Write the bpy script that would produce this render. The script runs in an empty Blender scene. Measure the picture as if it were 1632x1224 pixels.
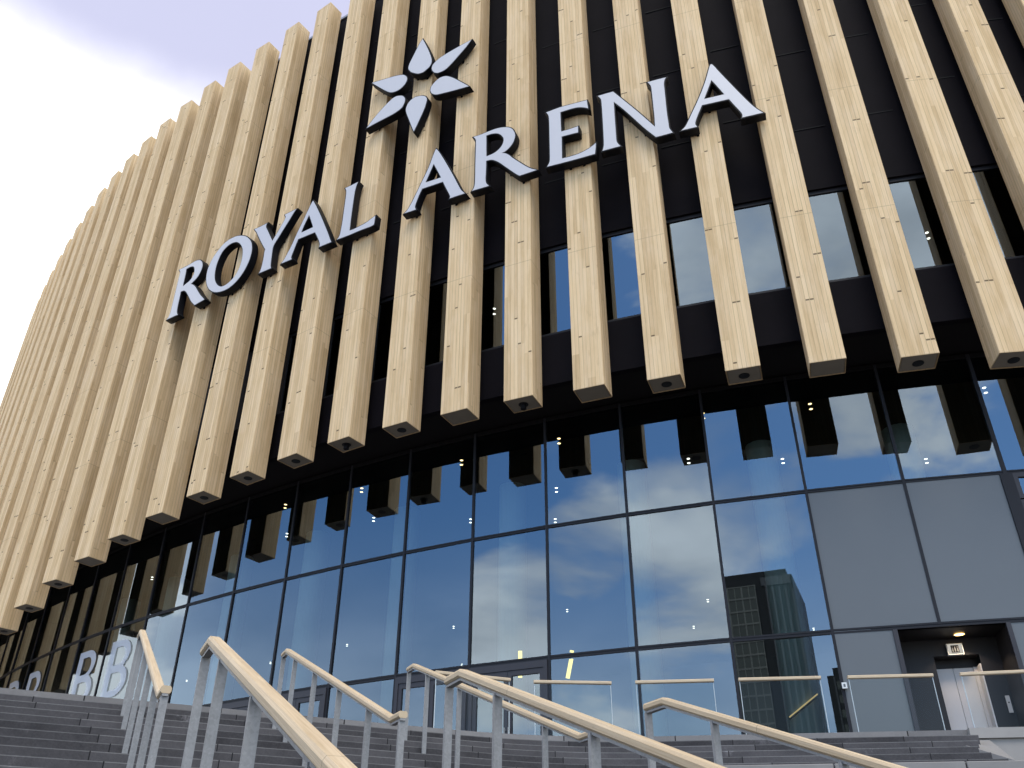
import bpy, bmesh, math, random
from mathutils import Vector, Matrix
random.seed(7)
scene = bpy.context.scene
C = scene.collection
R = math.radians

# ------------------------------------------------------------------ camera
U = 8.77            # metres: height of the upper transom above the eye
EYE = 1.68
cam_d = bpy.data.cameras.new('camera'); cam = bpy.data.objects.new('camera', cam_d); C.objects.link(cam)
cam_d.sensor_width = 36.0; cam_d.lens = 31.0546; cam_d.clip_start = 0.05; cam_d.clip_end = 3000
cr_ = Vector((0.99999549, -0.00157871, 0.00255455)); cu_ = Vector((-0.00300301, -0.52570685, 0.8506605)); cf_ = Vector((0, 0.85066434, 0.52570922))
cam.matrix_world = Matrix(((cr_.x, cu_.x, -cf_.x, 0), (cr_.y, cu_.y, -cf_.y, 0), (cr_.z, cu_.z, -cf_.z, EYE), (0, 0, 0, 1)))
scene.camera = cam

# ------------------------------------------------------------------ light
SUN_AZ, SUN_EL = 175.0, 58.0      # compass-like, 0 = straight ahead, + to the right
scene.view_settings.view_transform = 'Standard'; scene.view_settings.look = 'None'
scene.view_settings.exposure = 0.60; scene.view_settings.gamma = 1.0
scene.view_settings.use_curve_mapping = False
scene.cycles.caustics_reflective = False; scene.cycles.caustics_refractive = False
sd = bpy.data.lights.new('sun', 'SUN'); sd.energy = 1.0; sd.angle = R(26); sd.color = (1.0, 0.95, 0.88)
so = bpy.data.objects.new('sun', sd); C.objects.link(so)
sv = Vector((math.sin(R(SUN_AZ)) * math.cos(R(SUN_EL)), math.cos(R(SUN_AZ)) * math.cos(R(SUN_EL)), math.sin(R(SUN_EL))))
so.rotation_euler = (-sv).to_track_quat('-Z', 'Y').to_euler()

class NT:
    """small helper to write node trees"""
    def __init__(s, tree): s.t = tree; s.n = tree.nodes; s.l = tree.links
    def add(s, typ, ins=None, **kw):
        n = s.n.new(typ)
        for k, v in kw.items(): setattr(n, k, v)
        for k, v in (ins or {}).items():
            i = n.inputs[k]
            if isinstance(v, bpy.types.NodeSocket): s.l.new(v, i)
            else: i.default_value = v
        return n
    def m(s, op, a, b=0.0, c=0.0, clamp=False):
        n = s.n.new('ShaderNodeMath'); n.operation = op; n.use_clamp = clamp
        for i, v in enumerate((a, b, c)):
            if isinstance(v, bpy.types.NodeSocket): s.l.new(v, n.inputs[i])
            else: n.inputs[i].default_value = v
        return n.outputs[0]
    def mix(s, f, a, b, blend='MIX'):
        n = s.n.new('ShaderNodeMix'); n.data_type = 'RGBA'; n.blend_type = blend; n.clamp_factor = True
        for i, v in ((n.inputs[0], f), (n.inputs[6], a), (n.inputs[7], b)):
            if isinstance(v, bpy.types.NodeSocket): s.l.new(v, i)
            else: i.default_value = v if not isinstance(v, tuple) or len(v) == 4 else (*v, 1)
        return n.outputs[2]
    def ramp(s, f, a, b, smooth=True):
        n = s.n.new('ShaderNodeMapRange'); n.interpolation_type = 'SMOOTHSTEP' if smooth else 'LINEAR'
        s.l.new(f, n.inputs[0]); n.inputs[1].default_value = a; n.inputs[2].default_value = b
        return n.outputs[0]
    def comb(s, x, y, z):
        n = s.n.new('ShaderNodeCombineXYZ')
        for i, v in enumerate((x, y, z)):
            if isinstance(v, bpy.types.NodeSocket): s.l.new(v, n.inputs[i])
            else: n.inputs[i].default_value = v
        return n.outputs[0]
    def sep(s, v):
        n = s.n.new('ShaderNodeSeparateXYZ'); s.l.new(v, n.inputs[0]); return n.outputs
    def noise(s, v, scale, detail=4, rough=.55, dist=0.0):
        n = s.add('ShaderNodeTexNoise', {'Vector': v, 'Scale': scale, 'Detail': detail, 'Roughness': rough, 'Distortion': dist}); return n.outputs[0]
    def white(s, v):
        n = s.n.new('ShaderNodeTexWhiteNoise'); n.noise_dimensions = '3D'; s.l.new(v, n.inputs[0]); return n.outputs[0]

w = bpy.data.worlds.new('World'); scene.world = w; w.use_nodes = True
W = NT(w.node_tree); W.n.clear()
sky = W.add('ShaderNodeTexSky', sky_type='NISHITA', sun_disc=False, sun_elevation=R(SUN_EL), sun_rotation=R(SUN_AZ))
sky.altitude = 0; sky.air_density = 1.0; sky.dust_density = 0.6; sky.ozone_density = 2.0
tc = W.add('ShaderNodeTexCoord')
dx, dy, dz = W.sep(tc.outputs['Generated'])
den = W.m('ADD', W.m('MAXIMUM', dz, 0.0), 0.18)
px = W.m('DIVIDE', dx, den); py = W.m('DIVIDE', dy, den)
pv = W.comb(px, py, 0.0)
def toward(az, el):     # cosine of the angle to a direction of the sky
    v = (math.sin(R(az)) * math.cos(R(el)), math.cos(R(az)) * math.cos(R(el)), math.sin(R(el)))
    return W.m('ADD', W.m('ADD', W.m('MULTIPLY', dx, v[0]), W.m('MULTIPLY', dy, v[1])), W.m('MULTIPLY', dz, v[2]))
n1 = W.noise(pv, 1.5, 6, .55, .35)
n2 = W.noise(W.comb(W.m('ADD', px, 7.3), W.m('MULTIPLY', py, 1.6), 3.1), 0.62, 3, .5)
# broken cloud: a few soft banks to the south and south-west, a bright veil ahead
def blob(az, el, r, s=1.0):
    w0 = 1.0 - math.cos(R(r)); c_ = W.m('ADD', toward(az, el), W.m('MULTIPLY', W.m('SUBTRACT', n3, .5), 2.2*w0))
    return W.m('MULTIPLY', W.ramp(c_, 1.0 - 1.25*w0, 1.0 - .35*w0), s)
n3 = W.noise(W.comb(W.m('MULTIPLY', dx, 1.0), dy, W.m('MULTIPLY', dz, 1.9)), 5.5, 5, .55, .2)
bank = blob(229, 15.5, 6.5, 1.0)
for q in ((210, 16.5, 9, 1.0), (219, 21, 5, .9), (208, 22, 6, .8), (188, 39, 18, 1.4), (199, 26, 8, .85), (177, 43, 18, 1.7), (285, 10, 13, 1.3), (222, 11, 9, .7), (262, 10, 10, .45), (95, 30, 62, 1.3)):
    bank = W.m('MAXIMUM', bank, blob(*q))
cov = W.m('ADD', W.m('ADD', W.m('MULTIPLY', n1, 1.25), W.m('MULTIPLY', n2, .35)), W.m('MULTIPLY', bank, .34))
cov = W.m('MULTIPLY', W.ramp(cov, .92, 1.30), .92)
low = W.m('MULTIPLY', W.ramp(dz, .42, .10), .58)
cov = W.m('MAXIMUM', cov, low)
hl = W.m('SQRT', W.m('ADD', W.m('ADD', W.m('MULTIPLY', dx, dx), W.m('MULTIPLY', dy, dy)), 1e-5))
front = W.ramp(W.m('DIVIDE', W.m('ADD', W.m('MULTIPLY', dx, -.55), W.m('MULTIPLY', dy, .83)), hl), .42, .80)
glow = W.ramp(W.m('ADD', dz, W.m('ADD', W.m('MULTIPLY', W.m('SUBTRACT', n1, .5), .13), W.m('MULTIPLY', dx, .03))), .735, .645)
high = W.ramp(dz, .72, .86)
cover = W.m('MAXIMUM', W.m('MAXIMUM', cov, W.m('MULTIPLY', front, .96)), W.m('MULTIPLY', high, .92))
shade = W.m('ADD', W.m('MULTIPLY', W.m('SUBTRACT', n1, .5), 1.5), W.m('ADD', W.m('MULTIPLY', W.m('SUBTRACT', n3, .5), .9), .98))
west = blob(284, 10, 17)
rear = W.mix(1.0, W.mix(high, W.mix(west, (1.12, 1.20, 1.27), (1.75, 1.95, 2.10)), (1.28, 1.20, 1.12)), W.comb(shade, shade, shade), 'MULTIPLY')
veil = W.m('ADD', .93, W.m('MULTIPLY', n1, .14))
ahead = W.mix(glow, W.mix(1.0, (0.46, 0.465, 0.615), W.comb(veil, veil, veil), 'MULTIPLY'), (1.45, 1.43, 1.40))
bcol = W.mix(front, rear, ahead)
bg1 = W.add('ShaderNodeBackground', {'Color': W.mix(1.0, sky.outputs[0], (.66, .97, 1.24), 'MULTIPLY'), 'Strength': 0.15})
bg2 = W.add('ShaderNodeBackground', {'Color': bcol, 'Strength': 1.0})
mx = W.add('ShaderNodeMixShader', {0: cover, 1: bg1.outputs[0], 2: bg2.outputs[0]})
W.l.new(mx.outputs[0], W.add('ShaderNodeOutputWorld').inputs[0])

# ------------------------------------------------------------------ materials
def new_mat(name):
    m = bpy.data.materials.new(name); m.use_nodes = True; t = NT(m.node_tree); t.n.clear()
    out = t.add('ShaderNodeOutputMaterial'); return m, t, out
def plain(name, col, rough=.6, metal=0.0, var=.12, scale=3.0, spec=.3, bump=0.0, stretch=(1, 1, 1)):
    m, t, out = new_mat(name)
    tc = t.add('ShaderNodeTexCoord'); mp = t.add('ShaderNodeMapping', {'Vector': tc.outputs['Object'], 'Scale': stretch})
    n = t.noise(mp.outputs[0], scale, 6, .6)
    f = t.m('ADD', t.m('MULTIPLY', t.m('SUBTRACT', n, .5), 2 * var), 1.0)
    c = t.mix(1.0, (*col, 1), t.comb(f, f, f), 'MULTIPLY')
    b = t.add('ShaderNodeBsdfPrincipled', {'Base Color': c, 'Roughness': rough, 'Metallic': metal, 'Specular IOR Level': spec})
    if bump:
        bn = t.add('ShaderNodeBump', {'Height': n, 'Strength': bump, 'Distance': .02}); t.l.new(bn.outputs[0], b.inputs['Normal'])
    t.l.new(b.outputs[0], out.inputs[0]); return m
def emit(name, col, s):
    m, t, out = new_mat(name); e = t.add('ShaderNodeEmission', {'Color': (*col, 1), 'Strength': s}); t.l.new(e.outputs[0], out.inputs[0]); return m
def glass(name, ior, tint, wob=0.0):
    m, t, out = new_mat(name)
    fr = t.add('ShaderNodeFresnel', {'IOR': ior}); tr = t.add('ShaderNodeBsdfTransparent', {'Color': (*tint, 1)})
    gl = t.add('ShaderNodeBsdfGlossy', {'Color': (.84, .94, 1, 1), 'Roughness': 0.0})
    if wob:
        g = t.add('ShaderNodeNewGeometry'); n = t.noise(g.outputs['Position'], .55, 2, .5)
        bn = t.add('ShaderNodeBump', {'Height': n, 'Strength': wob, 'Distance': .1}); t.l.new(bn.outputs[0], gl.inputs['Normal'])
    mx = t.add('ShaderNodeMixShader', {0: fr.outputs[0], 1: tr.outputs[0], 2: gl.outputs[0]}); t.l.new(mx.outputs[0], out.inputs[0]); return m

def fin_material():
    m, t, out = new_mat('pale_timber_boards')
    tc = t.add('ShaderNodeTexCoord'); x, y, z = t.sep(tc.outputs['Object'])
    g = t.add('ShaderNodeNewGeometry')
    vt = t.add('ShaderNodeVectorTransform', {'Vector': g.outputs['Normal']}, vector_type='NORMAL', convert_from='WORLD', convert_to='OBJECT')
    nx, ny, nz = t.sep(vt.outputs[0])
    side = t.m('GREATER_THAN', t.m('ABSOLUTE', nx), .7)
    a = t.m('ADD', t.m('MULTIPLY', side, y), t.m('MULTIPLY', t.m('SUBTRACT', 1.0, side), x))
    a = t.m('ADD', a, t.m('ADD', 10.0, t.m('MULTIPLY', side, 3.17)))
    rnd = t.add('ShaderNodeObjectInfo').outputs['Random']
    rk = t.m('MULTIPLY', rnd, 97.0)
    bw = .098
    q = t.m('DIVIDE', a, bw); row = t.m('FLOOR', q); fa = t.m('FRACT', q)
    h = t.white(t.comb(t.m('FLOOR', t.m('DIVIDE', row, 2.0)), rk, 1.7))
    zz = t.m('ADD', t.m('DIVIDE', z, 3.4), t.m('MULTIPLY', h, 11.0)); cell = t.m('FLOOR', zz); fz = t.m('FRACT', zz)
    tone = t.white(t.comb(row, cell, rk)); keep = t.white(t.comb(cell, row, t.m('ADD', rk, 5.0)))
    gv = t.comb(t.m('MULTIPLY', a, 34.0), t.m('MULTIPLY', z, .7), rk)
    grain = t.noise(gv, 1.0, 5, .6, .6)
    stain = t.noise(t.comb(t.m('MULTIPLY', a, 2.6), t.m('MULTIPLY', z, .55), t.m('ADD', rk, 40.0)), 1.3, 5, .65)
    blot = t.noise(t.comb(t.m('MULTIPLY', a, 7.0), t.m('MULTIPLY', z, 2.2), t.m('ADD', rk, 20.0)), 1.0, 4, .6)
    v = t.m('ADD', t.m('MULTIPLY', tone, .30), t.m('ADD', t.m('MULTIPLY', grain, .62), t.m('MULTIPLY', stain, .42)))
    c = t.mix(t.ramp(v, .36, .98, False), (.52, .35, .18, 1), (.85, .63, .375, 1))
    c = t.mix(t.m('MULTIPLY', t.ramp(blot, .58, .78), .32), c, (.44, .30, .165, 1))
    c = t.mix(t.m('MULTIPLY', t.ramp(stain, .42, .72), .35), c, (.71, .545, .37, 1))
    seam = t.m('MULTIPLY', t.ramp(t.m('ABSOLUTE', t.m('SUBTRACT', fa, .5)), .425, .50), t.m('ADD', .22, t.m('MULTIPLY', keep, .65)))
    c = t.mix(seam, c, (.20, .145, .085, 1))
    jl = t.m('MULTIPLY', t.m('LESS_THAN', t.m('FRACT', t.m('ADD', t.m('DIVIDE', z, 4.3), t.m('MULTIPLY', h, .0))), .004), .4)
    c = t.mix(jl, c, (.2, .15, .09, 1))
    notch = t.m('MULTIPLY', t.m('LESS_THAN', fz, .0125), t.m('GREATER_THAN', keep, .56))
    notch = t.m('MULTIPLY', notch, t.m('LESS_THAN', t.m('ABSOLUTE', t.m('SUBTRACT', fa, .5)), .42))
    notch = t.m('MULTIPLY', notch, t.m('SUBTRACT', 1.0, t.m('MULTIPLY', side, .75)))
    c = t.mix(t.m('MULTIPLY', notch, .8), c, (.05, .035, .022, 1))
    b = t.add('ShaderNodeBsdfPrincipled', {'Base Color': c, 'Roughness': .82, 'Specular IOR Level': .12})
    hh = t.m('SUBTRACT', t.m('MULTIPLY', grain, .35), t.m('ADD', t.m('MULTIPLY', seam, .6), notch))
    bn = t.add('ShaderNodeBump', {'Height': hh, 'Strength': .5, 'Distance': .012}); t.l.new(bn.outputs[0], b.inputs['Normal'])
    t.l.new(b.outputs[0], out.inputs[0]); return m

def rail_wood():
    m, t, out = new_mat('worn_rail_wood')
    uv = t.add('ShaderNodeUVMap'); u, v, _ = t.sep(uv.outputs[0]); rk = t.m('MULTIPLY', t.add('ShaderNodeObjectInfo').outputs['Random'], 50.0)
    g = t.add('ShaderNodeNewGeometry')
    gr = t.noise(t.comb(t.m('MULTIPLY', u, 1.6), t.m('MULTIPLY', v, 5.5), rk), 1.0, 6, .65, .5)
    big = t.noise(t.comb(t.m('MULTIPLY', u, .9), t.m('MULTIPLY', v, .35), t.m('ADD', rk, 9.0)), 1.0, 5, .7)
    dirt = t.noise(g.outputs['Position'], 22.0, 5, .7)
    f = t.m('ADD', t.m('MULTIPLY', gr, .75), t.m('MULTIPLY', big, .45))
    c = t.mix(t.ramp(f, .40, .82, False), (.40, .285, .165, 1), (.68, .545, .375, 1))
    c = t.mix(t.m('MULTIPLY', t.ramp(dirt, .58, .75), .35), c, (.33, .27, .20, 1))
    piece = t.m('FRACT', t.m('ADD', t.m('DIVIDE', u, 2.4), rk)); c = t.mix(t.m('MULTIPLY', t.m('LESS_THAN', piece, .002), .7), c, (.12, .09, .06, 1))
    b = t.add('ShaderNodeBsdfPrincipled', {'Base Color': c, 'Roughness': t.m('ADD', .42, t.m('MULTIPLY', gr, .35)), 'Specular IOR Level': .3})
    bn = t.add('ShaderNodeBump', {'Height': gr, 'Strength': .3, 'Distance': .004}); t.l.new(bn.outputs[0], b.inputs['Normal'])
    t.l.new(b.outputs[0], out.inputs[0]); return m
def galvanised():
    m, t, out = new_mat('galvanised_steel')
    tc = t.add('ShaderNodeTexCoord'); vo = t.add('ShaderNodeTexVoronoi', {'Vector': tc.outputs['Object'], 'Scale': 70.0}); n = t.noise(tc.outputs['Object'], 7.0, 6, .7)
    mp = t.add('ShaderNodeMapping', {'Vector': tc.outputs['Object'], 'Scale': (16, 16, .9)}); st = t.noise(mp.outputs[0], 1.0, 5, .65)
    sp = t.sep(vo.outputs['Color'])[0]
    f = t.m('ADD', t.m('MULTIPLY', sp, .16), t.m('ADD', t.m('MULTIPLY', n, .5), t.m('MULTIPLY', st, .5)))
    c = t.mix(t.ramp(f, .34, .80, False), (.19, .187, .184, 1), (.325, .32, .315, 1))
    b = t.add('ShaderNodeBsdfPrincipled', {'Base Color': c, 'Roughness': t.m('ADD', .42, t.m('MULTIPLY', n, .3)), 'Metallic': .15, 'Specular IOR Level': .4})
    t.l.new(b.outputs[0], out.inputs[0]); return m

def stone(name, dark, light, blk=1.3, stain=.5):
    """stone blocks laid along the UV u axis (metres); v counts the courses"""
    m, t, out = new_mat(name)
    uv = t.add('ShaderNodeUVMap'); u, v, _ = t.sep(uv.outputs[0])
    row = t.m('FLOOR', v); off = t.white(t.comb(row, 3.0, 8.0))
    q = t.m('ADD', t.m('DIVIDE', u, blk), t.m('MULTIPLY', off, 7.0)); cell = t.m('FLOOR', q); fu = t.m('FRACT', q)
    tone = t.white(t.comb(row, cell, 2.0))
    g = t.add('ShaderNodeNewGeometry')
    n = t.noise(g.outputs['Position'], 2.3, 7, .68); n2 = t.noise(g.outputs['Position'], 34.0, 3, .6)
    f = t.m('ADD', t.m('MULTIPLY', tone, .42), t.m('ADD', t.m('MULTIPLY', n, .7), t.m('MULTIPLY', n2, .35)))
    c = t.mix(t.ramp(f, .42, 1.15, False), (*dark, 1), (*light, 1))
    st = t.ramp(t.noise(g.outputs['Position'], 1.1, 8, .75), .60, .74)
    c = t.mix(t.m('MULTIPLY', st, stain), c, tuple(min(.5, x * 2.3) for x in light) + (1,))
    j = t.m('LESS_THAN', fu, .010)
    c = t.mix(j, c, (.012, .011, .012, 1))
    b = t.add('ShaderNodeBsdfPrincipled', {'Base Color': c, 'Roughness': .75, 'Specular IOR Level': .25})
    bn = t.add('ShaderNodeBump', {'Height': t.m('SUBTRACT', n2, j), 'Strength': .35, 'Distance': .01}); t.l.new(bn.outputs[0], b.inputs['Normal'])
    t.l.new(b.outputs[0], out.inputs[0]); return m

def film():
    m, t, out = new_mat('white_window_film')
    d = t.add('ShaderNodeBsdfDiffuse', {'Color': (.80, .82, .88, 1)}); g = t.add('ShaderNodeBsdfTransparent'); mx = t.add('ShaderNodeMixShader', {0: .60, 1: d.outputs[0], 2: g.outputs[0]})
    t.l.new(mx.outputs[0], out.inputs[0]); return m

M = {}
M['fin'] = fin_material()
M['plate'] = plain('grey_end_plate', (.20, .175, .14), .7, var=.2, scale=2)
M['hole'] = plain('black_void', (.006, .006, .007), .6, var=0)
M['black'] = plain('black_cladding', (.0058, .0048, .0070), .7, var=.35, scale=1.2, spec=.06)
M['joint'] = plain('black_joint', (.003, .004, .005), .8, var=0)
M['soffit'] = plain('black_soffit', (.010, .009, .010), .8, var=.1, spec=.1)
M['coping'] = plain('grey_metal_coping', (.30, .30, .32), .45, .3, var=.08)
M['frame'] = plain('dark_grey_aluminium', (.017, .017, .021), .5, .1, var=.1, spec=.25)
M['doorframe'] = plain('door_frame_grey', (.040, .038, .044), .5, .1, var=.12, spec=.35)
M['glass'] = glass('curtain_glass', 2.55, (.70, .84, .84), 0)
M['glass_up'] = glass('upper_window_glass', 2.7, (.50, .58, .58), 0)
M['glass_clear'] = glass('clear_balustrade_glass', 1.22, (.94, .97, .96))
M['glass_edge'] = plain('pale_glass_edge', (.50, .56, .58), .25, var=.1)
M['panel'] = plain('grey_glass_panel', (.125, .132, .135), .34, var=.06, scale=.8, spec=.5)
M['face'] = plain('white_acrylic_face', (.545, .53, .545), .38, var=.02, spec=.4)
M['letter_side'] = plain('black_letter_side', (.006, .006, .008), .55, var=.1, spec=.15)
M['wood'] = plain('pale_oiled_wood', (.58, .455, .31), .55, var=.34, scale=5, stretch=(.9, 11, 11), spec=.25, bump=.15)
M['steel'] = galvanised(); M['rail_wood'] = rail_wood()
M['steps'] = stone('dark_basalt_blocks', (.034, .0315, .0335), (.115, .107, .109), 1.35, .65)
M['nosing'] = stone('nosing_highlight_stone', (.10, .096, .096), (.22, .21, .205), 1.35, .6)  # paler stone, paints a highlight along each step edge
M['slab'] = stone('pale_stone_edge', (.175, .165, .16), (.27, .255, .245), 1.9, .35)
M['concrete'] = plain('grey_concrete', (.32, .30, .28), .8, var=.22, scale=1.3, bump=.2)
M['block'] = plain('pale_concrete_block', (.25, .235, .222), .8, var=.22, scale=2.0, bump=.2)
M['paving'] = plain('grey_paving', (.26, .25, .24), .85, var=.2, scale=.6)
M['lobby'] = plain('dark_lobby_wall', (.030, .034, .038), .7, var=.2)
M['lobby_floor'] = plain('lobby_floor', (.10, .10, .10), .35, var=.1)
M['ceiling'] = plain('black_ceiling', (.012, .012, .013), .8, var=.1)
M['column'] = plain('pale_plaster_column', (.58, .66, .66), .7, var=.05)
M['lift_steel'] = plain('brushed_steel', (.66, .62, .60), .42, .15, var=.10, scale=9, stretch=(30, 30, 1))
M['recess'] = plain('black_recess_wall', (.016, .014, .015), .5, var=.15, spec=.4)
M['film'] = film()
M['white'] = plain('white_plastic', (.72, .72, .70), .4, var=.04)
M['warm'] = emit('warm_lamp', (1.0, .66, .30), 3.5)
M['cool'] = emit('cool_lamp', (1.0, .93, .80), 3.0)
M['tube'] = emit('yellow_tube', (1.0, .74, .16), 1.25)
M['rail_glow'] = emit('glowing_rail', (1.0, .66, .28), .5)  # lit look of the inner handrail put in as emission
M['amber'] = emit('amber_downlight', (1.0, .62, .20), 5.0)
M['sign_face'] = emit('lit_sign_face', (1.0, .96, .86), .34)
M['tower'] = plain('dark_tower_cladding', (.020, .024, .028), .5, var=.2, scale=.3)
M['tower_frame'] = plain('pale_window_frame', (.26, .27, .25), .6, var=.1)
M['tower_glass'] = plain('green_tower_glass', (.035, .055, .050), .15, var=.3, scale=.4, spec=.6)
M['tower_fin'] = plain('grey_tower_fin', (.11, .12, .13), .6, var=.2)

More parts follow.
